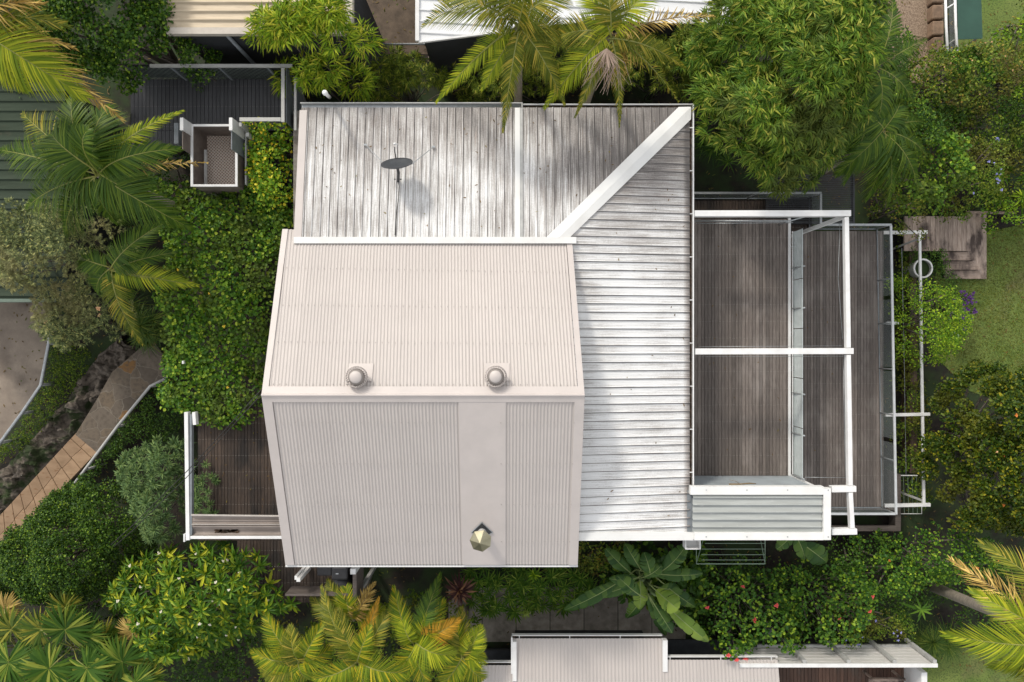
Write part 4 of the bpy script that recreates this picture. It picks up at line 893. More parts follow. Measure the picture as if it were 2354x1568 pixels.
# ---------------------------------------------------------------- foliage engine (numpy, every leaf is its own little blade)
def unit(a): return a/np.maximum(np.linalg.norm(a, axis=-1, keepdims=True), 1e-9)
UP = np.array([0,0,1.0])
def leafverts(O, Dr, Nr, L, W, kind, droop):
    Dr = unit(Dr); S = unit(np.cross(Dr, Nr)); Nn = np.cross(S, Dr); n = len(O)
    L = np.broadcast_to(L, (n,)); W = np.broadcast_to(W, (n,)); dp = np.broadcast_to(droop, (n,))
    if kind == 'blade': T = [(0,0),(.38,1),(.38,-1),(1,0)]; fc = [(0,1,3),(0,3,2)]
    elif kind == 'oval': T = [(0,0),(.28,.85),(.68,.8),(1,0),(.68,-.8),(.28,-.85)]; fc = [(0,1,2,3),(0,3,4,5)]
    else: T = [(0,.55),(0,-.55),(.33,1),(.33,-1),(.7,.7),(.7,-.7),(1,.08),(1,-.08)]; fc = [(0,1,3,2),(2,3,5,4),(4,5,7,6)]
    vs = []
    for t, s in T:
        p = O + Dr*(L*t)[:,None] + S*(W*s)[:,None] + Nn*(W*abs(s)*(.45 if kind != 'strap' else 0))[:,None]
        p[:,2] -= dp*L*t*t; vs.append(p)
    V = np.stack(vs, 1).reshape(-1, 3); k = len(T)
    Fc = (np.arange(n)*k)[:,None,None] + np.array(fc)[None]
    return V, Fc.reshape(-1, len(fc[0]))
def join(parts):
    V = []; Fc = []; k = 0
    for v, f in parts: V.append(v); Fc.append(f+k); k += len(v)
    return np.concatenate(V), np.concatenate(Fc)
def rnd(*s): return RNG.random(s)
def nrm3(n): return unit(RNG.normal(size=(n,3)))
def polyw(poly, z):
    return np.array([[(u-1176.5)/F*(H-z), (784-v)/F*(H-z)] for u, v in poly])
def inside(P, Q):
    x, y = Q[:,0], Q[:,1]; r = np.zeros(len(Q), bool); n = len(P)
    for i in range(n):
        x1,y1 = P[i]; x2,y2 = P[(i+1)%n]; c = ((y1 > y) != (y2 > y)); r ^= c & (x < (x2-x1)*(y-y1)/(y2-y1+1e-12)+x1)
    return r
def edist(P, Q):
    d = np.full(len(Q), 1e9); n = len(P)
    for i in range(n):
        a = P[i]; b = P[(i+1)%n]; ab = b-a; t = np.clip(((Q-a)@ab)/(ab@ab+1e-12), 0, 1); d = np.minimum(d, np.linalg.norm(Q-(a+t[:,None]*ab), axis=1))
    return d
def centres(poly, zb, zt, sp, R, jit=.45, zj=.12):
    P = polyw(poly, zb+.35*(zt-zb)); mn = P.min(0); mx = P.max(0)
    gx, gy = np.meshgrid(np.arange(mn[0], mx[0], sp), np.arange(mn[1], mx[1], sp*.87))
    gx[1::2] += sp/2; Q = np.stack([gx.ravel(), gy.ravel()], 1); Q += (rnd(*Q.shape)-.5)*2*jit*sp
    Q = Q[inside(P, Q)]; d = edist(P, Q); h = zb+(zt-zb)*np.sqrt(np.clip(d/R, .02, 1)*(2-np.clip(d/R, .02, 1)))
    h += (rnd(len(Q))-.5)*2*zj*(zt-zb)
    # broad lumps
    ph = rnd(4)*6; h += .16*(zt-zb)*(np.sin(Q[:,0]*1.9+ph[0])*np.sin(Q[:,1]*2.1+ph[1])+.6*np.sin(Q[:,0]*3.7+ph[2]+Q[:,1]*3.1))
    return np.column_stack([Q, h]), d
def g_clump(C, rc, per, L, W, kind, droop=.1, up=.8, flat_=.75):
    n = len(C)*per; c = np.repeat(C, per, 0); d = nrm3(n); d[:,2] = np.abs(d[:,2])*1.1-.15; d = unit(d)
    keep = rnd(n) < np.repeat(np.clip(.2+1.2*rnd(len(C)), 0, 1), per); c = c[keep]; d = d[keep]; n = len(c)
    r = rc*(.45+.6*rnd(n)); O = c+d*r[:,None]*np.array([1,1,flat_])
    D_ = d*np.array([1,1,.3])*.7+nrm3(n)*.75; Nr = d*.45+UP*up+nrm3(n)*.5
    return leafverts(O, D_, Nr, L*(.45+.5*rnd(n)+.5*rnd(n)**3), W*(.6+.6*rnd(n)), kind, droop)
def g_rosette(C, n, L, W, kind, droop=.25, e0=70, e1=2, tilt=.25):
    m = len(C); k = np.tile(np.arange(n), m); c = np.repeat(C, n, 0); a = k*2.39996+np.repeat(rnd(m)*6.28, n)+.2*rnd(m*n)
    el = np.radians(e0+(e1-e0)*(k/(n-1))**.7+8*(rnd(m*n)-.5)); ax = np.repeat((rnd(m,3)-.5)*2*tilt, n, 0)
    D_ = np.stack([np.cos(el)*np.cos(a), np.cos(el)*np.sin(a), np.sin(el)], 1)+ax*np.array([1,1,0])
    Nr = UP-D_*.3; sc = np.repeat(.75+.5*rnd(m), n)*(.6+.4*(k/(n-1)))*(.88+.24*rnd(m*n))
    return leafverts(c, D_, Nr+nrm3(m*n)*.12, L*sc, W*sc, kind, droop)
def g_spray(C, rc, per, nl, L, W, droop=.35, outw=None, fl=.7):
    """bamboo: twigs that each carry a fan of narrow leaves"""
    n = len(C)*per; c = np.repeat(C, per, 0); d = nrm3(n); d[:,2] = np.abs(d[:,2])-.2; d = unit(d)
    O = c+d*(rc*(.4+.7*rnd(n)))[:,None]*np.array([1,1,fl]); T = unit(d*np.array([1,1,.25])+nrm3(n)*.5+UP*.05)
    if outw is not None: T = unit(T+np.repeat(outw, per, 0)*.8)
    S = unit(np.cross(T, UP)); ps = []
    for j in range(nl):
        f = (j/(nl-1)-.5)*2; an = f*1.0; o = O+T*(L*.35*(1-abs(f)))[...,None] if np.ndim(L) else O+T*(L*.4*(1-abs(f)))
        Dj = T*math.cos(an)+S*math.sin(an)+nrm3(n)*.22; ps.append(leafverts(o, Dj, UP+nrm3(n)*.45, L*(.6+.6*rnd(n)), W*(.7+.5*rnd(n)), 'blade', droop))
    return join(ps)
def stems(C, base, n, r, mat, parent, name='stem', zcut=.15, spread=.25):
    m = MB(); base = Vector(base); idx = RNG.choice(len(C), min(n, len(C)), replace=False)
    for i in idx:
        p = Vector(C[i]); p.z -= zcut; b = base+Vector((random.uniform(-spread,spread), random.uniform(-spread,spread), 0)); mid = b.lerp(p, .5)+Vector((random.uniform(-.15,.15), random.uniform(-.15,.15), .25))
        m.tube([b, mid, p], [r, r*.7, r*.3], 6)
    m.build(name, mat, parent, smooth=True)
def plant(name, label, cat, poly, zb, zt, gen, mat, sp, R, stem=8, sr=.04, group=None, zj=.12, stemmat=None, flowers=None, base=None, kind=None):
    C, d = centres(poly, zb, zt, sp, R, zj=zj); c0 = C.mean(0)
    if base is None: base = (c0[0], c0[1], 0)
    if name in ('undergrowth','ground_cover'):
        V, Fc = gen(C, d); return tag(npmesh(name, V, Fc, mat), label, cat, kind='stuff'), C
    e = empty(name, base, label, cat, group)
    V, Fc = gen(C, d); npmesh('foliage', V, Fc, mat, e)
    if stem: stems(C, base, stem, sr, stemmat or M['bark'], e, spread=.15+.1*R, zcut=.02 if sr < .035 else .15)
    if flowers:
        for (n, r, fm, nm) in flowers:
            i = RNG.choice(len(C), n); big = C[:,2] > np.median(C[:,2]) if n < 20 else None
            if big is not None: i = RNG.choice(np.nonzero(big)[0], n)
            Q = C[i]+np.column_stack([(rnd(n)-.5)*.3, (rnd(n)-.5)*.3, .12+.1*rnd(n)])
            if n <= 20:
                for q1 in Q: v, f = g_rosette(q1[None], 7, r, r*.42, 'oval', .2, 60, 10); npmesh(nm, v, f, fm, e)
            else: v, f = g_rosette(Q, 7, r, r*.42, 'oval', .2, 60, 10); tag(npmesh(nm, v, f, fm, e), kind='stuff')
    return e, C
LM = dict(
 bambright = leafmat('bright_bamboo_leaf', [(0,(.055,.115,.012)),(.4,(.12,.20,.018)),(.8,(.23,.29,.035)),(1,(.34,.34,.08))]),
 bamdark = leafmat('dark_bamboo_leaf', [(0,(.030,.055,.010)),(.5,(.065,.10,.016)),(.9,(.13,.165,.03)),(1,(.25,.24,.08))]),  # darker green leaf tones for the bamboo along the fence
 bambig = leafmat('big_bamboo_leaf', [(0,(.028,.070,.014)),(.45,(.062,.125,.020)),(.85,(.13,.19,.035)),(1,(.28,.28,.10))], patch=(.11,.14,.03), pscale=.5),
 dark = leafmat('glossy_dark_leaf', [(0,(.011,.032,.007)),(.5,(.022,.060,.011)),(.85,(.06,.12,.018)),(1,(.15,.22,.04))], rough=.38, trans=.18),
 hedge = leafmat('creeper_leaf', [(0,(.016,.052,.010)),(.45,(.040,.100,.014)),(.85,(.10,.18,.026)),(1,(.22,.28,.05))], rough=.4, patch=(.085,.12,.02), pscale=.9),
 hedgey = leafmat('yellow_creeper_leaf', [(0,(.035,.095,.012)),(.5,(.09,.18,.02)),(.82,(.19,.26,.03)),(.95,(.40,.36,.05)),(1,(.55,.38,.04))], rough=.4),
 clipped = leafmat('clipped_hedge_leaf', [(0,(.008,.026,.006)),(.5,(.018,.046,.008)),(.88,(.05,.10,.014)),(1,(.12,.18,.03))], rough=.38, trans=.15),
 grey = leafmat('grey_green_leaf', [(0,(.028,.042,.028)),(.5,(.065,.088,.062)),(.85,(.14,.17,.12)),(1,(.28,.28,.18))], patch=(.24,.21,.09), pscale=.6, trans=.15),
 euph = leafmat('blue_green_leaf', [(0,(.035,.070,.048)),(.5,(.065,.115,.075)),(1,(.13,.19,.12))], trans=.15),
 frang = leafmat('frangipani_leaf', [(0,(.018,.055,.010)),(.5,(.045,.105,.014)),(.85,(.12,.18,.022)),(1,(.30,.31,.04))], rough=.36),
 drac = leafmat('strap_leaf', [(0,(.028,.075,.016)),(.6,(.055,.12,.025)),(.93,(.12,.19,.045)),(1,(.20,.25,.10))], rough=.4),
 star = leafmat('pale_star_leaf', [(0,(.16,.24,.10)),(1,(.30,.37,.18))]),
 cord = leafmat('purple_strap_leaf', [(0,(.018,.008,.014)),(.6,(.045,.016,.030)),(.85,(.11,.055,.07)),(1,(.20,.11,.10))], rough=.4),
 lime = leafmat('lime_shrub_leaf', [(0,(.030,.080,.010)),(.5,(.070,.145,.014)),(1,(.20,.28,.03))]),
 mixed = leafmat('mixed_shrub_leaf', [(0,(.022,.055,.010)),(.5,(.050,.105,.016)),(.88,(.11,.17,.03)),(1,(.22,.25,.06))], patch=(.13,.11,.02), pscale=.7),
 brownish = leafmat('reddish_shrub_leaf', [(0,(.030,.060,.014)),(.5,(.065,.10,.022)),(.85,(.12,.15,.035)),(1,(.17,.12,.04))], patch=(.10,.07,.025), pscale=1.4),
 olive = leafmat('olive_yellow_shrub_leaf', [(0,(.010,.026,.006)),(.5,(.026,.052,.008)),(.88,(.075,.10,.012)),(1,(.20,.18,.02))], patch=(.095,.10,.012), pscale=.8, rough=.38),
 hib = leafmat('hibiscus_leaf', [(0,(.014,.048,.012)),(.5,(.032,.085,.016)),(.85,(.085,.16,.024)),(1,(.20,.28,.04))], rough=.38),
 banana = leafmat('banana_leaf', [(0,(.014,.040,.018)),(.5,(.026,.060,.024)),(1,(.055,.10,.035))], rough=.35, trans=.22),
 bananab = leafmat('bright_banana_leaf', [(0,(.06,.11,.035)),(1,(.13,.19,.06))], rough=.35),
 fern = leafmat('fern_leaf', [(0,(.03,.085,.015)),(1,(.09,.17,.03))]),
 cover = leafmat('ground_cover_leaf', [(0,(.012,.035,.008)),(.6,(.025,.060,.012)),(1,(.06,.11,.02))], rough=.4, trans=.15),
 moss = leafmat('mossy_leaf', [(0,(.020,.045,.008)),(.6,(.045,.085,.012)),(1,(.11,.15,.02))]),
 tuft = leafmat('tufty_grass', [(0,(.018,.045,.014)),(.7,(.04,.075,.02)),(1,(.10,.13,.04))]),
 palmA = leafmat('palm_leaflet', [(0,(.016,.040,.010)),(.5,(.034,.070,.014)),(1,(.075,.115,.022))], rough=.36, trans=.3),
 palmY = leafmat('yellow_green_palm_leaflet', [(0,(.055,.095,.010)),(.5,(.125,.165,.014)),(1,(.25,.27,.03))], rough=.4, trans=.35),
 palmO = leafmat('olive_palm_leaflet', [(0,(.035,.055,.010)),(.5,(.075,.092,.016)),(.85,(.15,.15,.03)),(1,(.26,.20,.07))], rough=.45),
 palmD = leafmat('dry_palm_leaflet', [(0,(.12,.08,.04)),(.5,(.25,.18,.10)),(1,(.45,.34,.22))], rough=.7, trans=.15),
 palmOr = leafmat('orange_palm_leaflet', [(0,(.13,.10,.015)),(.5,(.24,.135,.02)),(1,(.36,.20,.04))]),
 cane = leafmat('golden_cane_leaflet', [(0,(.045,.085,.008)),(.45,(.085,.13,.012)),(.85,(.19,.20,.018)),(1,(.34,.26,.03))], rough=.38, trans=.35),
 fan = leafmat('fan_palm_segment', [(0,(.012,.036,.008)),(.5,(.026,.060,.012)),(.85,(.06,.095,.02)),(1,(.16,.18,.06))], spec=.25, rough=.5, trans=.25),
 fanY = leafmat('yellow_fan_segment', [(0,(.022,.050,.010)),(.6,(.055,.085,.018)),(1,(.20,.19,.05))], rough=.4),
 fanD = leafmat('dry_fan_segment', [(0,(.16,.12,.06)),(1,(.34,.25,.16))], rough=.7, trans=.1),
)
def petal(name, c): return surf(name, c, tuple(x*.8 for x in c), 20, rough=.6)
PT = dict(white=petal('white_petal',(.8,.76,.6)), red=petal('coral_petal',(.75,.10,.09)), pink=petal('magenta_petal',(.62,.03,.35)), purple=petal('purple_petal',(.085,.022,.16)), blue=petal('pale_blue_petal',(.35,.36,.72)), orange=petal('orange_petal',(.75,.26,.05)), peach=petal('peach_petal',(.80,.48,.25)), yellow=petal('yellow_petal',(.75,.55,.03)))
# ---------------------------------------------------------------- palms
def bez(p0, p1, p2, t): return p0*((1-t)**2)[:,None]+p1*(2*t*(1-t))[:,None]+p2*(t*t)[:,None]
def frond(parent, P0, P2, arch=.6, ll=.55, wd=.016, n=58, mat='palmA', droop=.35, vlift=.35, rib=None, r=.022, curve=0, ragged=.0, lab=None, bare=.1, a0=72, a1=24):
    n = int(n*(1.2 if mat in ('cane','palmOr') else 1.05 if mat == 'palmA' else .85)); wd = wd*(.85 if mat in ('cane','palmOr') else 1.25); P0 = np.array(P0, float); P2 = np.array(P2, float); d = P2-P0; hor = unit(np.array([[-d[1], d[0], 0]]))[0]
    P1 = P0+d*.42+UP*arch+hor*curve
    t = np.linspace(bare, 1, n); X = bez(P0,P1,P2,t); tt = t[:,None]; T = unit(2*(1-tt)*(P1-P0)+2*tt*(P2-P1))
    S = unit(np.cross(T, UP)); ps = []
    u = (t-bare)/(1-bare); prof = np.clip(.5+.65*np.sin(math.pi*np.clip(u*.95+.05,0,1)**.75), 0, 1.1)*(1-.55*u**4)
    an = np.radians(a0+(a1-a0)*u)
    for sg in (1,-1):
        D_ = T*np.cos(an)[:,None]+S*(sg*np.sin(an))[:,None]+np.cross(S,T)*vlift+nrm3(n)*(.07+ragged)
        L = ll*prof*(.9+.2*rnd(n))*(1-ragged*.8*rnd(n)); ps.append(leafverts(X, D_, np.cross(S,T)+S*sg*-.25+nrm3(n)*(.25+ragged), L, wd*.72, 'strap', droop*(.8+.4*rnd(n)+ragged)))
    V, Fc = join(ps); o = npmesh('frond', V, Fc, LM[mat], parent)
    if lab: o['label'] = lab
    tb = np.linspace(0, .97, 10); B = bez(P0,P1,P2,tb); q = MB(); q.tube([Vector(b) for b in B], [r*(1-.8*k) for k in tb], 6)
    q.build('midrib', M[rib or 'rachis'], o, smooth=True); return o
def palm(name, label, u, v, z, fronds, base=None, tr=.11, group=None, crown=True, fz=0, trunkmat='palmtrunk', **kw):
    c = A(u, v, z); b = Vector(base) if base is not None else Vector((c.x+random.uniform(-.3,.3), c.y+random.uniform(-.3,.3), 0))
    e = empty(name, b, label, 'palm', group)
    q = MB(); m1 = b.lerp(c, .5)+Vector((0,0,.1)); q.tube([b, b.lerp(m1,.5), m1, m1.lerp(c,.5), c], [tr*1.3, tr*1.1, tr, tr*.9, tr*.8], 12); q.build('trunk', M[trunkmat], e, smooth=True)
    for f in fronds:
        o = dict(kw); o.update(f[4] if len(f) > 4 else {}); tu, tv, tz, ar = f[:4]
        o.setdefault('arch', ar); s = Vector((random.uniform(-.06,.06), random.uniform(-.06,.06), 0))
        frond(e, c+s, A(tu,tv,tz), **o)
    return e
Y = dict(mat='palmY'); DRY = dict(mat='palmD', rib='rachisdry', ragged=.45, droop=.9, n=46); OL = dict(mat='palmO')
palm('palm_tree', 'big dark green palm beside the small lift car, crown over the garage edge', 226, 400, 6.4, [
  (165,222,6.6,.7,dict(ll=.62)),(250,245,6.4,.8),(52,262,5.4,.5,dict(mat='palmO')),(0,345,5.6,.8),(60,480,5.0,.7),(150,540,4.9,.7),(268,512,5.0,.7),
  (432,522,4.9,.9,dict(ll=.6)),(410,342,6.0,.9,dict(ll=.5)),(418,256,6.0,.8,dict(mat='palmY',ll=.32,ragged=.1)),(474,374,5.4,.5,dict(mat='palmD',rib='rachisdry',ragged=.5,ll=.28,n=50)),
  (330,455,5.8,.6),(200,300,7.6,.7,dict(ll=.5)),(120,310,6.9,.7)], ll=.72, n=76, wd=.017, mat='palmA', vlift=.15)
palm('palm_tree', 'smaller bright fronded palm in front of the creeper hedge, below the big dark palm', 252, 617, 4.2, [
  (450,656,3.9,.5,dict(mat='palmY',ll=.42)),(402,580,4.0,.5,dict(ll=.36)),(378,512,4.3,.6,dict(ll=.48)),(327,790,3.0,.7,dict(mat='palmO',ll=.42)),(222,670,3.6,.4),(180,590,3.8,.5),(300,680,3.4,.3)], ll=.42, n=60, tr=.08)
palm('palm_tree', 'tall yellow green palm with hanging dry fronds at the upper left corner', -70, 55, 8.4, [
  (195,222,7.6,.9,dict(mat='palmY',ll=.75,n=90,wd=.018)),(276,272,7.0,1.2,dict(mat='palmD',rib='rachisdry',ragged=.4,ll=.5,n=80,droop=.8,curve=.5)),(60,205,7.2,.5,dict(mat='palmY',ll=.6)),
  (155,60,8.0,.9,dict(mat='palmO',ll=.55,ragged=.2)),(140,130,7.6,.7,dict(mat='palmO',ll=.6,ragged=.25)),(100,10,8.4,.8,dict(mat='palmD',rib='rachisdry',ragged=.5,ll=.5)),(-40,260,7.0,.6,dict(mat='palmY',ll=.6)),(60,-60,8.5,.8),(170,110,7.3,.6,dict(mat='palmD',rib='rachisdry',ragged=.5,ll=.4)),
  (-200,120,8,.6),(-150,-60,8.4,.6)], ll=.6, n=70, tr=.15)
palm('palm_tree', 'tall green palm over the white ribbed roof, left of the palm with dry fronds', 1191, 62, 7.2, [
  (972,62,6.2,1.9,dict(ll=.62,mat='palmO')),(1012,-8,7.4,.9),(1125,-30,7.6,.8),(1217,-40,8.6,.3,dict(ll=.3)),(1300,-8,7.3,.9),(1298,86,6.2,.8,OL),
  (1004,234,6.0,.7,dict(mat='palmY',ll=.32)),(1108,205,6.6,.3,dict(mat='palmY',ll=.30,bare=.2)),(1156,302,5.9,.9,dict(mat='palmO',ll=.27,droop=.6)),(1296,238,6.0,.8,dict(mat='palmO',ll=.34,droop=.6)),(1180,180,6.4,.2,dict(mat='palmY',ll=.3)),(1240,150,6.4,.5,OL)],
  base=(A(1191,62,7.2).x+.05, A(1191,62,7.2).y+.1, 0), ll=.58, n=74, wd=.015, mat='palmO')
eP = palm('palm_tree', 'tall palm with brown flower strings and dry fronds behind the weathered roof corner', 1400, 84, 7.2, [
  (1388,-30,7.6,.7),(1342,-12,7.5,.6,Y),(1496,-14,7.3,.8,dict(mat='palmY',ll=.5)),(1640,38,6.2,.7,dict(mat='palmD',rib='rachisdry',ragged=.3,ll=.36)),(1574,156,6.0,.7,dict(ll=.34)),
  (1558,232,5.8,.7,dict(mat='palmO',ll=.26,ragged=.3,n=60,rib='rachis')),(1423,290,5.7,.8,dict(mat='palmO',ll=.2,droop=.7)),(1322,268,5.7,.8,dict(mat='palmO',ll=.22,droop=.7)),(1252,248,5.8,.8,dict(mat='palmY',ll=.40)),(1258,92,6.2,.6),(1470,120,6.4,.4,DRY),(1430,180,6.3,.3,DRY)],
  ll=.5, n=70, wd=.014, mat='palmO')
q = MB(); c = A(1394,112,7.35)
for k in range(70):
    a = random.uniform(-2.6,-.7); L = random.uniform(.25,.85); p1 = Vector((c.x+.5*L*math.cos(a+random.uniform(-.6,.6)), c.y+.5*L*math.sin(a), c.z-.05)); p2 = Vector((c.x+L*math.cos(a+random.uniform(-.2,.2)), c.y+L*math.sin(a), c.z-.3-random.random()*.5)); q.tube([c, p1, p2], [.007,.006,.003], 4)
q.build('flower_string', surf('brown_flower_string', (.42,.32,.25), (.28,.20,.15), 9, rough=.8), eP)
palm('palm_tree', 'leaning palm with pale ringed trunk at the lower right corner', 2440, 1470, 7.5, [
  (2256,1250,7.0,.8,dict(curve=-.5,ll=.6)),(2186,1286,6.4,.7,dict(mat='palmD',rib='rachisdry',ragged=.3,ll=.55)),(2232,1358,6.9,.7,dict(mat='palmY',ll=.5)),(2174,1458,6.8,.9,dict(mat='palmY',ll=.62)),(2276,1530,6.6,.7,dict(mat='palmY',ll=.6)),
  (2300,1600,6.8,.7,dict(ll=.6)),(2380,1260,7.2,.7),(2600,1400,7,.7),(2560,1600,7,.7),(2290,1400,6.6,.3,dict(mat='palmD',rib='rachisdry',ragged=.5,ll=.5))], base=tuple(A(2128,1342,0)), ll=.6, n=72, tr=.13, mat='palmO')
# feathery palms beside the big bamboo
for (u, v, z, fr, lab) in ((2010, 160, 5.6, [(2050,-10,5.6,.6),(1990,20,5.6,.5),(2130,90,5.0,.6),(1940,420,3.9,.9),(1850,440,3.6,1.1),(2100,240,4.8,.5),(2000,330,4.6,.8)], 'feathery dark palm growing out of the right side of the bamboo mound'),
                           (2030, 300, 5.0, [(1990,460,3.6,.7),(2040,470,3.6,.7),(2110,440,3.7,.7),(2130,360,4,.6),(1925,400,4.1,.6),(2120,280,4.4,.5),(2070,230,5,.4),(1960,260,4.9,.5)], 'feathery drooping palm between bamboo mound and round leaved shrubs')):
    palm('feather_palm', lab, u, v, z, fr, ll=.50, n=54, wd=.018, mat='palmA', droop=.8, vlift=.25, tr=.07, r=.012)
# golden canes along the bottom
def cane(u, v, z, tips, lab):
    palm('golden_cane_palm', lab, u, v, z, tips, ll=.42, n=64, wd=.017, mat='cane', tr=.06, group='golden cane palms', droop=.28, vlift=.45)
cane(690,1523,3.4,[(605,1400,3.3,.5,dict(mat='cane')),(578,1496,3.2,.5),(742,1432,3.6,.6),(705,1560,3.2,.3),(630,1575,3.0,.5),(600,1540,3.1,.5,dict(mat='palmO')),(760,1490,3.4,.5),(668,1440,3.5,.5,dict(mat='palmO'))],'golden cane palm at the left end of the yellow palm row below the deck fence')
cane(822,1520,3.8,[(944,1545,3.8,.6,dict(ll=.62)),(895,1400,3.7,.6,dict(mat='palmO')),(870,1375,3.6,.5,dict(mat='palmOr',ll=.3)),(780,1400,3.7,.6,dict(mat='palmO')),(740,1350,3.4,.7,dict(mat='palmO',ll=.4)),(760,1580,3.4,.4),(850,1600,3.4,.3),(850,1440,4.1,.5),(720,1560,3.6,.5)],'golden cane palm in the yellow row whose broad frond points right below centre')
cane(812,1425,3.2,[(795,1345,3.2,.5,dict(ll=.45)),(755,1335,3.0,.5,dict(mat='palmO')),(716,1375,3.0,.4,dict(mat='palmO')),(860,1340,3.1,.6,dict(mat='palmD',rib='rachisdry',ragged=.3,ll=.35)),(880,1400,3.0,.4,dict(mat='palmY'))],'golden cane palm nearest to the black barbecue and its fence')
cane(955,1475,3.7,[(1054,1424,3.8,.5,dict(mat='palmOr',ll=.42)),(925,1425,3.9,.4,dict(mat='palmY',ll=.34)),(1042,1505,3.7,.6,dict(mat='palmY',ll=.55)),(1020,1380,3.5,.7),(1012,1320,3.4,.8,dict(mat='palmA',ll=.4)),(905,1350,3.4,.7,dict(mat='cane',ll=.4)),(900,1560,3.5,.5),(980,1570,3.5,.4)],'golden cane palm with an orange frond beside the purple leaved plant')
cane(1065,1510,3.4,[(1105,1440,3.4,.4,dict(mat='palmY',ll=.4)),(1060,1400,3.2,.5,dict(mat='palmO')),(1110,1560,3.1,.4),(1020,1570,3.3,.4),(1108,1500,3.3,.3,dict(mat='palmY')),(1040,1420,3.3,.4)],'golden cane palm at the right end of the row touching the neighbour roof')
# fan palms
def fanleaf(parent, u, v, z, r, az, tilt, mat, base):
    c = np.array(A(u,v,z)); n = 64; r = r*1.12; a = az+np.radians(np.linspace(-158,158,n))
    nz = unit(np.array([[math.cos(az)*tilt*-1, math.sin(az)*tilt*-1, 1.0]]))[0]; ex = unit(np.array([np.cross(nz, [ -math.sin(az), math.cos(az), 0])*-1]))[0]; ey = np.cross(nz, ex)
    th = np.radians(np.linspace(-158,158,n)); D_ = np.outer(np.cos(th), ex)*1.0+np.outer(np.sin(th), ey)+nz*.16
    L = r*(.72+.28*np.cos(th*.5))*(.92+.14*rnd(n)); V, Fc = leafverts(np.repeat(c[None],n,0)+D_*.02, D_+nrm3(n)*.05, nz+nrm3(n)*.38, L*(.92+.1*rnd(n)), r*.042, 'strap', .16+.25*rnd(n))
    o = npmesh('fan_leaf', V, Fc, LM[mat], parent); q = MB(); b = Vector(base); cc = Vector(c); q.tube([b, b.lerp(cc,.5)+Vector((0,0,.15)), cc], [.018,.014,.012], 6); q.build('stalk', M['rachis'], o, smooth=True)
def fanpalm(u, v, z, lvs, lab):
    c = A(u,v,z); e = empty('fan_palm', (c.x,c.y,0), lab, 'palm', 'fan palms')
    MBf('tube', [(c.x,c.y,0),(c.x,c.y,z-.35)], [.13,.10], 12).build('trunk', M['palmtrunk'], e, smooth=True)
    for (a,b,dz,r,mt) in lvs:
        az = math.atan2(-(b-v), a-u)+random.uniform(-.15,.15); fanleaf(e, a, b, z+dz, r, az, .35, mt, (c.x,c.y,z-.35))
fanpalm(150,1500,3.6,[(150,1447,.3,.80,'fan'),(94,1447,.1,.62,'fanY'),(196,1458,.1,.72,'fan'),(114,1536,.1,.75,'fan'),(201,1536,.2,.78,'fan'),(150,1395,-.2,.55,'fanY'),(236,1500,-.1,.6,'fan')],'fan palm below the dark round hedge, second from the left edge')
fanpalm(292,1540,3.4,[(280,1520,.3,.78,'fan'),(306,1452,.0,.48,'fanD'),(240,1470,.0,.6,'fanY'),(340,1560,.0,.6,'fanY'),(270,1590,.1,.7,'fan'),(345,1500,-.2,.5,'fanY'),(310,1568,.3,.6,'fan')],'fan palm with dry pinkish tips next to the flowering rosette tree')
fanpalm(20,1500,3.3,[(26,1445,.2,.72,'fanY'),(20,1522,.3,.75,'fan'),(-30,1480,.1,.7,'fan'),(60,1570,.1,.7,'fan'),(10,1400,-.1,.55,'fanD'),(70,1490,.0,.6,'fan')],'fan palm at the lower left corner with browned upper leaves')
# ---------------------------------------------------------------- banana-like plants
def bleaf(parent, b, tip, arch, w, mat='banana', split=.35, twist=0, stalk=.25):
    b = np.array(b, float); tip = np.array(tip, float); d = tip-b; P1 = b+d*.5+UP*arch; n = 22
    q = MB(); tb = np.linspace(0,1,10); Bz = bez(b,P1,tip,tb); q0 = [Vector(x) for x in Bz]
    V = []; Fc = []
    for sg in (1,-1):
        k = 0
        while k < n:
            g_ = 1+int(random.random() < 1-split)*random.randint(1,5)+0; k2 = min(n, k+g_); ph = random.uniform(-.12,.12); an_ = random.uniform(-.10,.10); base_i = len(V)
            for j in range(k, k2+1):
                t = stalk+(1-stalk)*j/n; u = j/n; x = bez(b,P1,tip,np.array([t]))[0]; T = unit(np.array([2*(1-t)*(P1-b)+2*t*(tip-P1)]))[0]; S = unit(np.array([np.cross(T,UP)]))[0]; Nn = np.cross(S,T)
                wd = w*(math.sin(math.pi*min(.98,max(.03,u))**.85)**.55)*(1-.10*(j in (k,k2) and split > 0))
                for r_, dz in ((0,0),(.5,.12),(1,.02-.25)):
                    V.append(x+S*sg*wd*r_*math.cos(.35)+T*wd*r_*(.35+an_)+Nn*wd*(dz+ph*r_)+S*twist*0)
            m_ = k2-k
            for j in range(m_):
                for c_ in range(2):
                    a = base_i+j*3+c_; f = (a, a+1, a+4, a+3); Fc.append(f if sg < 0 else f[::-1])
            k = k2
    o = npmesh('leaf', np.array(V), np.array(Fc), LM[mat], parent, smooth=True)
    q.tube(q0, [.022*(1-.8*k) for k in tb], 6); q.build('midrib', surf('banana_midrib', (.20,.26,.08)) if 'bm' not in M else M['bm'], o, smooth=True)
M['bm'] = surf('banana_midrib', (.22,.28,.09))
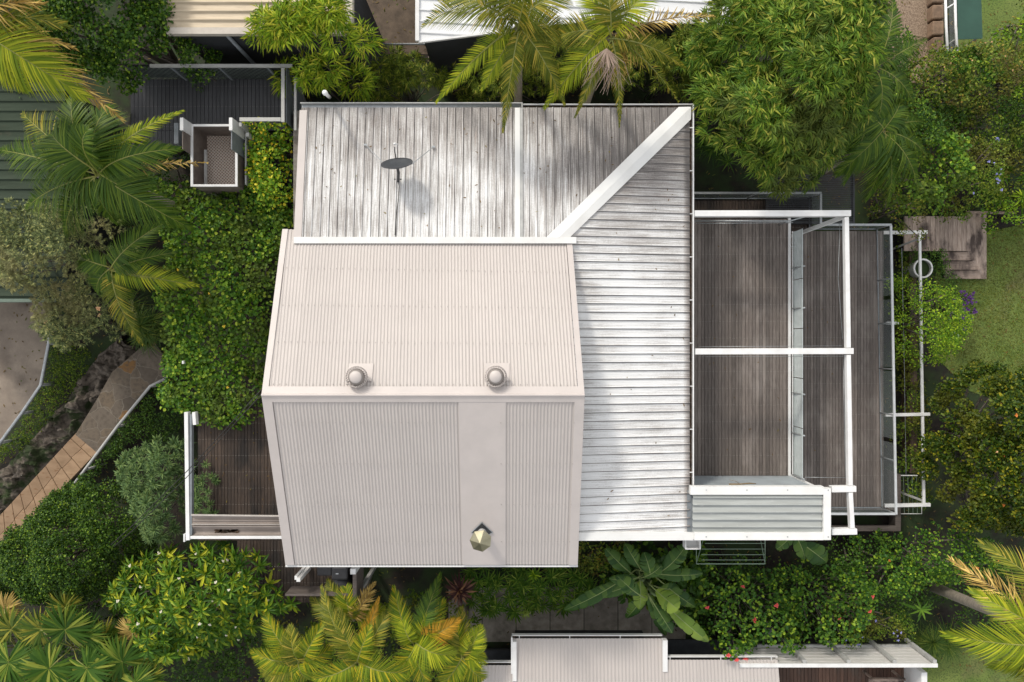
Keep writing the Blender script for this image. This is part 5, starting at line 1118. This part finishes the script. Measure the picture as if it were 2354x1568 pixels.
def banana(lab, u, v, z, ls):
    c = A(u,v,z); e = empty('banana_plant', (c.x,c.y,0), lab, 'plant', 'big leaved banana like plants')
    q = MB()
    for k in range(5): q.tube([(c.x+random.uniform(-.3,.3), c.y+random.uniform(-.2,.2), 0), (c.x+random.uniform(-.05,.05), c.y, z-.2), (c.x,c.y,z)], [.06,.045,.03], 8)
    q.build('stalk', surf('banana_stalk', (.10,.15,.05)), e, smooth=True)
    for (a,b,dz,ar,w,mt) in ls: bleaf(e, (c.x+random.uniform(-.32,.32),c.y+random.uniform(-.25,.25),z-.3), A(a,b,z+dz), ar*random.uniform(.6,1.3), w*random.uniform(.85,1.15), mt, split=random.uniform(.3,.6))
banana('large dark banana like plant with torn leaves below the white barge', 1478, 1335, 2.6, [(1298,1402,-.5,.5,.26,'banana'),(1392,1262,.1,.5,.24,'banana'),(1577,1252,.2,.5,.25,'banana'),(1614,1318,-.1,.5,.22,'banana'),(1598,1395,-.4,.5,.22,'banana'),(1436,1250,.2,.6,.2,'banana'),(1400,1330,.0,.5,.2,'banana'),(1530,1460,-.6,.5,.22,'banana'),(1555,1270,.0,.4,.2,'banana'),(1440,1420,-.6,.3,.2,'banana'),(1480,1270,.3,.5,.22,'banana'),(1520,1300,.2,.4,.2,'banana'),(1370,1370,-.4,.4,.2,'banana'),(1560,1350,-.3,.4,.19,'banana'),(1470,1400,-.2,.3,.2,'bananab')])
banana('bright leaved banana like plant leaning over the concrete path', 1505, 1368, 2.9, [(1628,1474,-.3,.6,.24,'bananab'),(1558,1400,.5,.3,.26,'bananab'),(1420,1325,.2,.5,.22,'banana'),(1545,1455,-.3,.4,.2,'banana')])
banana('single banana like plant half under the white edge of the grey lean to roof', 1830, 1222, 2.6, [(1785,1262,-.1,.4,.22,'banana'),(1900,1292,-.3,.5,.30,'banana'),(1850,1285,-.2,.4,.25,'banana'),(1870,1215,.2,.4,.25,'banana')])
# ---------------------------------------------------------------- shrubs and trees
OV, BL, ST = 'oval', 'blade', 'strap'
def gc(rc, per, L, W, kind=OV, **k): return lambda C, d: g_clump(C, rc, per, L, W, kind, **k)
def gr(n, L, W, kind=OV, **k): return lambda C, d: g_rosette(C, n, L, W, kind, **k)
def gs_(rc, per, nl, L, W, **k): return lambda C, d: g_spray(C, rc, per, nl, L, W, **k)
# top left dark tree
plant('dark_tree','large glossy dark green tree between the corner palm and the charcoal walkway','tree',[(40,-120),(440,-120),(440,40),(425,95),(390,120),(360,165),(340,205),(270,215),(210,170),(120,150),(60,60)],3.6,5.6,gc(.30,240,.095,.036,OV),LM['dark'],.32,1.2,stem=12,sr=.08)
plant('dark_shrub','small glossy dark bush climbing over the lattice of the charcoal walkway','shrub',[(425,95),(470,98),(495,120),(490,165),(470,185),(440,180),(425,150)],3.2,4.4,gc(.20,90,.08,.028,OV),LM['dark'],.24,.6,stem=4,sr=.03)
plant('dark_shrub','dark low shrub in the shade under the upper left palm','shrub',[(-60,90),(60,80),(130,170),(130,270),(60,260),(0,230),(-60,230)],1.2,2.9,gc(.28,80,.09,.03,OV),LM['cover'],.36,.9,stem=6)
# bamboos along the north fence
plant('bamboo_clump','bright lime green bamboo clump beside the cream shed roof','bamboo',[(610,65),(640,38),(700,42),(770,30),(820,50),(850,80),(860,120),(835,165),(800,195),(760,190),(700,178),(650,160),(615,135),(605,100)],3.6,6.0,gs_(.34,34,6,.28,.019,droop=.45),LM['bambright'],.42,1.3,stem=14,sr=.025)
plant('bamboo_clump','small dark green bamboo tuft in front of the timber plank fence','bamboo',[(870,120),(930,130),(985,155),(980,190),(920,195),(870,180)],1.8,3.0,gs_(.26,24,6,.20,.015,droop=.45),LM['bamdark'],.38,.7,stem=8,sr=.02)
plant('bamboo_hedge','low dark green bamboo hedge along the gutter left of the two palms','bamboo',[(760,180),(860,175),(940,185),(1010,185),(1090,200),(1100,230),(1000,232),(880,230),(790,225)],1.0,2.8,gs_(.26,24,6,.18,.013,droop=.4),LM['bamdark'],.38,.5,stem=8,sr=.02)
plant('bamboo_hedge','dark green bamboo hedge behind and between the two top palms','bamboo',[(1160,125),(1175,112),(1200,105),(1330,110),(1400,130),(1400,190),(1370,215),(1300,205),(1200,225),(1080,220),(1060,190),(1150,170)],1.2,3.6,gs_(.28,30,6,.17,.014,droop=.35),LM['bamdark'],.36,.7,stem=12,sr=.02)
plant('bamboo_hedge','dark green bamboo hedge between the palm with dry fronds and the big mound','bamboo',[(1430,120),(1500,105),(1600,90),(1620,150),(1590,225),(1540,235),(1470,220),(1420,200)],1.2,3.6,gs_(.28,30,6,.17,.014,droop=.35),LM['bamdark'],.36,.7,stem=10,sr=.02)
plant('bamboo_mound','huge rounded bamboo mound overhanging the corner of the weathered roof','bamboo',[(1580,80),(1640,40),(1700,10),(1760,-40),(1900,-90),(1960,-40),(1975,80),(1985,200),(1960,290),(1900,340),(1860,395),(1790,415),(1740,400),(1690,380),(1640,330),(1612,260),(1600,180)],3.6,6.6,gs_(.34,34,6,.25,.021,droop=.35),LM['bambig'],.36,2.1,stem=30,sr=.03)
plant('fern','dark drooping fern in the shadow beside the east gutter','fern',[(1600,330),(1650,340),(1700,400),(1690,430),(1610,430)],.4,1.3,gr(26,.45,.02,ST,droop=.5),LM['cover'],.5,.4,stem=0)
# right hand shrubs
plant('flowering_shrub','tangled mixed shrub with reddish patches below the white pipe rail','shrub',[(2050,150),(2120,120),(2170,130),(2230,110),(2290,110),(2330,150),(2300,230),(2240,260),(2150,270),(2080,250),(2040,210)],1.0,2.8,gc(.26,80,.075,.036,OV),LM['brownish'],.34,.9,stem=10,flowers=[(14,.03,PT['peach'],'flower')])
plant('vine_shrub','yellow green creeping shrub at the right edge near the green shade','shrub',[(2280,60),(2420,40),(2450,260),(2340,290),(2300,200)],.8,2.6,gc(.26,80,.09,.036,OV),LM['lime'],.34,.8,stem=8)
plant('vine_shrub','dry brownish creeper covering the ground under the green shade','shrub',[(2255,95),(2330,10),(2420,-40),(2420,60),(2290,130)],.2,1.0,gc(.22,60,.07,.026,OV),LM['brownish'],.30,.6,stem=5)
plant('dark_shrub','dark shrub in the hollow behind the pink flowers at the right','shrub',[(2150,250),(2250,240),(2330,230),(2350,330),(2270,330),(2200,310),(2120,330),(2080,270)],.6,2.0,gc(.26,70,.075,.03,OV),LM['cover'],.36,.7,stem=8)
plant('round_leaved_shrub','glossy round leaved green shrub just beyond the railing corner','shrub',[(2120,300),(2180,310),(2200,360),(2190,430),(2160,480),(2100,490),(2060,470),(2040,430),(2100,400)],1.0,3.0,gc(.26,66,.11,.048,OV),LM['hedge'],.34,.8,stem=8)
plant('plumbago_shrub','soft green shrub with pale blue flowers above the timber stairs','shrub',[(2190,330),(2260,330),(2290,380),(2275,450),(2230,490),(2150,500),(2170,430)],.8,2.6,gc(.26,90,.06,.024,OV),LM['mixed'],.34,.8,stem=8,flowers=[(14,.05,PT['blue'],'flower')])
plant('bougainvillea','dark shrub with magenta flowers at the right edge','shrub',[(2290,300),(2370,290),(2420,360),(2380,400),(2300,380)],1.0,2.4,gc(.24,60,.085,.036,OV),LM['mixed'],.34,.6,stem=6,flowers=[(16,.06,PT['pink'],'flower'),(8,.05,PT['blue'],'pale_flower')])
plant('ginger_plant','bold strap leaved green plant below the magenta flowers','plant',[(2290,390),(2400,380),(2420,480),(2300,480),(2270,440)],.8,2.0,gr(16,.42,.035,OV,droop=.35),LM['lime'],.40,.6,stem=5)
plant('lime_shrub','bright green shrub overhanging the upper edge of the lawn at the right','shrub',[(2270,470),(2420,440),(2430,530),(2330,535),(2270,510)],.6,1.8,gc(.24,70,.08,.034,OV),LM['lime'],.34,.5,stem=6)
plant('brown_shrub','brownish small leaved shrub beside the end of the slatted screen','shrub',[(2000,440),(2060,430),(2100,480),(2095,560),(2060,540),(2010,500)],.6,2.0,gc(.22,80,.055,.024,OV),LM['brownish'],.30,.5,stem=6)
plant('ground_cover','dark ground cover between the pot and the timber stairs','ground cover',[(2060,560),(2150,570),(2200,650),(2180,720),(2130,640),(2070,620)],.1,.6,gc(.18,70,.055,.02,OV),LM['cover'],.22,.3,stem=0)
plant('bright_shrub','bright lime green shrub growing through the slim white frame','shrub',[(2060,650),(2110,648),(2150,665),(2180,705),(2192,745),(2185,800),(2150,830),(2100,830),(2065,800),(2055,720)],.9,2.7,gc(.26,150,.060,.022,OV),LM['lime'],.28,.9,stem=8)
plant('purple_flower_shrub','small shrub covered in deep purple flowers at the lawn edge','shrub',[(2165,665),(2200,660),(2215,690),(2212,740),(2195,765),(2175,740)],.3,1.0,gc(.18,60,.05,.018,OV),LM['cover'],.22,.4,stem=4,flowers=[(80,.06,PT['purple'],'flower')])
plant('ground_cover','green undergrowth below the lower deck railing, along the brown sleepers','ground cover',[(2050,560),(2085,560),(2090,700),(2110,850),(2125,1000),(2125,1160),(2060,1160),(2055,800)],.05,.6,gc(.2,60,.08,.028,OV),LM['mixed'],.26,.4,stem=0)
plant('olive_shrub','large dark olive shrub with yellow tips and orange blossoms beside the lawn','shrub',[(2178,880),(2215,850),(2270,845),(2330,860),(2420,880),(2440,1210),(2340,1220),(2250,1205),(2200,1195),(2170,1140),(2158,1040),(2160,950)],1.3,4.2,gc(.27,270,.095,.034,OV),LM['olive'],.27,1.9,stem=24,sr=.05,flowers=[(7,.06,PT['orange'],'flower'),(8,.045,PT['peach'],'pale_flower')])
plant('mixed_shrub','mid green shrub with orange flowers below the planter corner','shrub',[(2060,1220),(2150,1200),(2250,1220),(2300,1260),(2240,1330),(2170,1330),(2090,1340),(1990,1370),(1930,1330),(1960,1250)],.6,2.2,gc(.26,70,.085,.038,OV),LM['hib'],.32,.9,stem=12,flowers=[(5,.05,PT['orange'],'flower')])
plant('dark_shrub','dark glossy undergrowth right below the white end of the lean to','shrub',[(1890,1235),(2060,1225),(2040,1280),(1950,1310),(1900,1300)],.4,1.4,gc(.24,60,.07,.03,OV),LM['cover'],.32,.5,stem=5)
plant('hibiscus','open hibiscus with coral red flowers below the clothesline','shrub',[(1600,1290),(1700,1300),(1790,1290),(1830,1310),(1840,1400),(1800,1470),(1740,1470),(1660,1500),(1620,1480),(1590,1400)],.8,2.5,gc(.17,26,.10,.050,OV,up=1.2),LM['hib'],.30,.9,stem=40,sr=.014,flowers=[(4,.075,PT['red'],'flower')])
plant('hibiscus','leafy hibiscus right of the small grey garden lamp','shrub',[(1800,1300),(1900,1290),(1990,1310),(2000,1390),(1960,1440),(1880,1470),(1800,1480),(1790,1400)],.8,2.5,gc(.19,34,.095,.046,OV,up=1.2),LM['hib'],.29,.9,stem=30,sr=.014,flowers=[(3,.06,PT['red'],'flower')])
plant('blue_flower_shrub','fine leaved green shrub with blue flowers above the pale privacy screen','shrub',[(1880,1395),(1960,1375),(2040,1390),(2085,1420),(2095,1455),(2000,1462),(1880,1462)],.5,1.8,gc(.24,90,.06,.026,OV),LM['mixed'],.30,.6,stem=8,flowers=[(12,.05,PT['blue'],'flower')])
plant('hibiscus_branch','leafy hibiscus branch with two coral flowers over the neighbour gutter','shrub',[(1640,1465),(1690,1460),(1740,1465),(1735,1485),(1690,1495),(1645,1490)],1.8,2.7,gc(.15,26,.09,.045,OV,up=1.2),LM['hib'],.22,.3,stem=5,sr=.012,flowers=[(3,.10,PT['red'],'flower')])
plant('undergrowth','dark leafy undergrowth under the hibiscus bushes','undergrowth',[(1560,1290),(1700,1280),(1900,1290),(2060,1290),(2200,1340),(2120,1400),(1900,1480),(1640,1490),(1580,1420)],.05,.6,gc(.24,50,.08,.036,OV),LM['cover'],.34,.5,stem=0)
plant('tree_fern','bright green fern with feathery fronds beside the leaning palm trunk','fern',[(2095,1350),(2125,1350),(2140,1390),(2110,1420)],1.0,1.5,gr(11,.5,.04,ST,droop=.4,e0=35),LM['fern'],.6,.4,stem=0)
plant('grass_tussock','dark spiky grass tussock beyond the end of the privacy screen','grass',[(2105,1440),(2165,1430),(2190,1480),(2150,1510),(2110,1500)],.2,.6,gr(90,.75,.012,ST,droop=.35,e0=80,e1=8),LM['tuft'],.42,.4,stem=0)
plant('undergrowth','dark green growth around the foot of the leaning palm','undergrowth',[(2180,1300),(2440,1250),(2450,1470),(2300,1480),(2200,1450),(2160,1380)],.1,1.0,gc(.26,60,.09,.03,OV),LM['cover'],.36,.6,stem=0,flowers=[(4,.05,PT['blue'],'flower')])
plant('fill_shrub','dark green shrub mass under the feathery palms at the right of the bamboo mound','shrub',[(1990,60),(2060,100),(2060,200),(2110,260),(2130,330),(2060,420),(1990,430),(1960,380),(1985,250),(1975,120)],.8,2.6,gc(.26,70,.09,.032,OV),LM['dark'],.34,.8,stem=10)
plant('vine_shrub','leafy green shrub spilling over the lower end of the white pipe rail','shrub',[(2150,130),(2230,120),(2290,150),(2260,210),(2160,200)],1.6,2.6,gc(.22,80,.08,.036,OV),LM['hib'],.30,.5,stem=5)
plant('undergrowth','dense mixed green growth under the shrubs at the upper right','undergrowth',[(2050,170),(2130,150),(2440,90),(2440,470),(2290,480),(2180,490),(2060,480),(1990,430)],.3,1.6,gc(.26,60,.09,.036,OV),LM['mixed'],.33,.7,stem=0)
plant('undergrowth','dark leaves beneath the big leaved banana like plants','undergrowth',[(1375,1260),(1600,1250),(1610,1400),(1540,1420),(1480,1370),(1400,1350)],.3,1.6,gc(.26,40,.22,.06,OV),LM['dark'],.36,.5,stem=0)
# creeper hedge on the left of the house
plant('creeper_hedge','wide bright green creeper hedge filling the space left of the cream gable','hedge',[(575,400),(620,430),(680,470),(684,520),(650,600),(628,700),(612,820),(602,905),(600,955),(560,968),(480,968),(420,950),(385,935),(375,905),(392,850),(388,760),(370,680),(395,600),(380,520),(350,470),(370,410),(440,440),(560,445)],2.5,3.2,gc(.22,50,.115,.045,OV,up=1.2),LM['hedge'],.25,.5,stem=30,sr=.03,flowers=[(6,.05,PT['yellow'],'flower')])
plant('creeper_hedge','narrow yellowing creeper hedge between lift car and weathered roof','hedge',[(572,290),(600,286),(668,290),(676,350),(680,480),(640,500),(590,430),(578,380)],2.4,3.7,gc(.22,76,.10,.038,OV,up=1.1),LM['hedgey'],.26,.5,stem=10,sr=.03)
plant('dark_shrub','dark shrub filling the gap left of the lift car under the palm','shrub',[(340,400),(430,330),(440,440),(400,520),(340,520)],1.0,2.4,gc(.24,70,.09,.036,OV),LM['cover'],.32,.6,stem=5)
# banksia
plant('banksia_tree','grey green banksia with pale yellow tips over the green garage roof','tree',[(-10,500),(40,470),(110,480),(190,470),(290,540),(285,590),(240,640),(190,640),(150,680),(90,680),(30,650),(0,600)],2.6,4.4,gs_(.24,26,7,.10,.011,droop=.1),LM['grey'],.26,.8,stem=26,sr=.03)
plant('banksia_tree','grey green banksia with round seed heads beside the driveway edge','tree',[(110,690),(170,650),(230,650),(270,690),(300,730),(250,780),(190,800),(140,790),(115,740)],1.6,3.0,gs_(.24,28,7,.10,.011,droop=.1),LM['grey'],.26,.7,stem=16,sr=.03,flowers=[(3,.09,PT['peach'],'seed_head')])
plant('tussock','dark strappy tussock in the shade below the smaller palm','grass',[(300,680),(370,700),(385,780),(340,800),(300,760)],.5,1.4,gr(60,.6,.012,ST,droop=.6,e0=75),LM['tuft'],.36,.5,stem=0)
plant('ground_cover','mossy low ground cover between driveway rail and rock wall','ground cover',[(120,760),(160,780),(215,800),(195,860),(150,930),(95,985),(45,1035),(-20,1090),(-20,1060),(60,970),(100,900),(116,840)],.05,.4,gc(.15,60,.05,.02,OV),LM['moss'],.18,.3,stem=0)
plant('ground_cover','dark glossy ground cover on the bank below the path handrail','ground cover',[(350,895),(395,870),(385,930),(420,960),(400,1010),(310,1010),(280,1040),(220,1100),(205,1090),(260,1010)],.2,.8,gc(.18,80,.055,.026,OV),LM['cover'],.22,.4,stem=0)
plant('euphorbia','blue green whorled leaf shrub left of the white arbor beam','shrub',[(300,1030),(340,1010),(400,1010),(430,1020),(430,1080),(425,1150),(410,1230),(370,1250),(345,1220),(320,1170),(288,1120),(285,1060)],1.6,2.9,gr(26,.21,.019,OV,droop=.25,e0=75,tilt=.35),LM['euph'],.17,.6,stem=24,sr=.02)
plant('euphorbia','blue green whorled leaf shrub right of the white arbor beam on the dark deck','shrub',[(440,1050),(475,1050),(500,1090),(505,1130),(500,1180),(440,1180)],2.3,3.1,gr(26,.19,.016,OV,droop=.25,e0=75,tilt=.35),LM['euph'],.19,.4,stem=10,sr=.02)
plant('clipped_hedge','dense rounded dark green hedge between sandstone steps and frangipani','hedge',[(-80,1290),(20,1240),(90,1180),(150,1120),(215,1098),(270,1110),(320,1160),(335,1230),(330,1300),(270,1350),(200,1375),(100,1375),(0,1365),(-80,1360)],.8,3.5,gc(.24,260,.060,.025,OV,flat_=1),LM['clipped'],.21,1.9,stem=20,sr=.05,zj=.05)
plant('frangipani_tree','broad frangipani with rosettes of long leaves and small white flowers','tree',[(245,1365),(290,1300),(350,1275),(440,1260),(520,1250),(600,1255),(640,1290),(670,1360),(680,1400),(600,1410),(560,1470),(500,1500),(400,1505),(350,1480),(330,1420),(280,1400)],1.8,3.9,gr(15,.32,.040,OV,droop=.3,e0=62,e1=-5,tilt=.4),LM['frang'],.225,1.4,stem=44,sr=.03,flowers=[(34,.05,PT['white'],'flower')])
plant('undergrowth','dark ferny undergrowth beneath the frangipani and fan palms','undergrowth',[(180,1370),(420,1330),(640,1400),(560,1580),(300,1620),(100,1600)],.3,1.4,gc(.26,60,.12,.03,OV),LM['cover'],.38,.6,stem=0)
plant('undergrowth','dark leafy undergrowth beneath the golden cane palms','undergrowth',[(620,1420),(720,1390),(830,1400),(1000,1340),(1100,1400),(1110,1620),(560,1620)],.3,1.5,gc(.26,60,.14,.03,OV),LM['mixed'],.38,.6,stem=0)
plant('dracaena_bed','bed of dark strap leaved plants along the house wall below the cream roof','plants',[(1060,1296),(1330,1296),(1370,1310),(1370,1370),(1300,1395),(1200,1400),(1110,1400),(1070,1370)],.4,1.3,gr(24,.36,.022,OV,droop=.4,e0=70),LM['drac'],.30,.4,stem=10,sr=.02)
plant('variegated_shrub','reddish green croton shrub beside the right end of the cream roof','shrub',[(1330,1240),(1430,1240),(1430,1290),(1380,1310),(1330,1300)],.6,1.5,gc(.22,70,.12,.03,OV),LM['brownish'],.30,.4,stem=5)
def one(name, lab, cat, u, v, z, n, L, W, kind, mat, droop, e0, e1):
    c = A(u,v,z); e = empty(name, (c.x,c.y,0), lab, cat); V, Fc = g_rosette(np.array([[c.x,c.y,z]]), n, L, W, kind, droop, e0, e1, .05); npmesh('foliage', V, Fc, LM[mat], e)
    MBf('tube', [(c.x,c.y,0),(c.x,c.y,z)], [.04,.03], 8).build('stem', M['bark'], e, smooth=True)
one('cordyline','purple leaved cordyline rosette right of the golden canes','plant',1056,1358,1.7,60,.46,.034,ST,'cord',.45,80,0)
one('star_plant','pale green star shaped rosette on the edge of the concrete path','plant',1207,1409,1.1,26,.30,.024,OV,'star',.2,75,3)
one('star_plant','grey green star rosette in the dark bed under the cream roof edge','plant',1172,1376,1.3,30,.32,.022,OV,'drac',.2,75,3)
one('star_plant','yellow green star rosette in the dark bed nearest the cream roof','plant',1226,1320,1.5,26,.26,.020,OV,'lime',.2,75,3)
one('fern','small drooping fern right of the two banana like plants','fern',1545,1385,1.0,16,.4,.035,ST,'fern',.5,40,3)
# lawn blades
n = 26000; P = polyw([(2150,560),(2420,500),(2420,960),(2230,900),(2150,820)], 0); mn = P.min(0); mx = P.max(0)
Q = mn+(mx-mn)*rnd(n,2); Q = Q[inside(P,Q)]; n = len(Q)
V, Fc = leafverts(np.column_stack([Q, np.full(n,.012)]), nrm3(n)*.7+UP*.55, nrm3(n), .05+.05*rnd(n), .006, BL, .3)
tag(npmesh('grass', V, Fc, leafmat('lawn_blade', [(0,(.050,.080,.014)),(.6,(.085,.115,.022)),(1,(.19,.18,.07))], patch=(.17,.155,.055), pscale=.6)), kind='stuff', label='short green lawn grass beside the stairs', cat='grass')
# scattered litter leaves on soil
n = 9000; Q = np.column_stack([(rnd(n)-.5)*34, (rnd(n)-.5)*23, np.full(n,.02)])
V, Fc = leafverts(Q, nrm3(n)*np.array([1,1,.2]), UP+nrm3(n)*.4, .05+.09*rnd(n), .012+.01*rnd(n), OV, .05)
tag(npmesh('leaf_litter', V, Fc, leafmat('litter_leaf', [(0,(.05,.032,.018)),(.6,(.10,.07,.035)),(1,(.05,.08,.02))], trans=0)), kind='stuff', label='scattered fallen leaves on the garden soil', cat='leaf litter')

# a few dropped leaves and twigs on the weathered roof and the decks
Q = []
for k in range(70): x = random.uniform(-5,3.5); y = random.uniform(2.6,5.6); Q.append((x, y, zr(x,y)+.022)) if x < XG-(YN-y)-.4 else None
for k in range(30): y = random.uniform(-4.3,5); x = random.uniform(2.2,4.2); Q.append((x, y, zr(x,y)+.022)) if x > XG-(YN-y)+.5 or y < YS else None
for k in range(22): Q.append((random.uniform(4.6,7.3), random.uniform(-3.3,3), UZ+.008))
for k in range(22): Q.append((random.uniform(7.8,10.2), random.uniform(-3.8,2.8), LZD+.008))
for k in range(40): Q.append((random.uniform(-8.4,-5.8), random.uniform(-5.4,-2.4), FZ+.008))
Q = np.array(Q); n = len(Q); V, Fc = leafverts(Q, nrm3(n)*np.array([1,1,.05]), np.repeat(UP[None], n, 0), .035+.06*rnd(n), .008+.008*rnd(n), OV, .0)
tag(npmesh('leaf_litter', V, Fc, leafmat('dropped_leaf', [(0,(.04,.025,.015)),(.7,(.10,.06,.03)),(1,(.12,.11,.03))], trans=0)), kind='stuff', label='few dry leaves dropped on roof sheets and decks', cat='leaf litter')
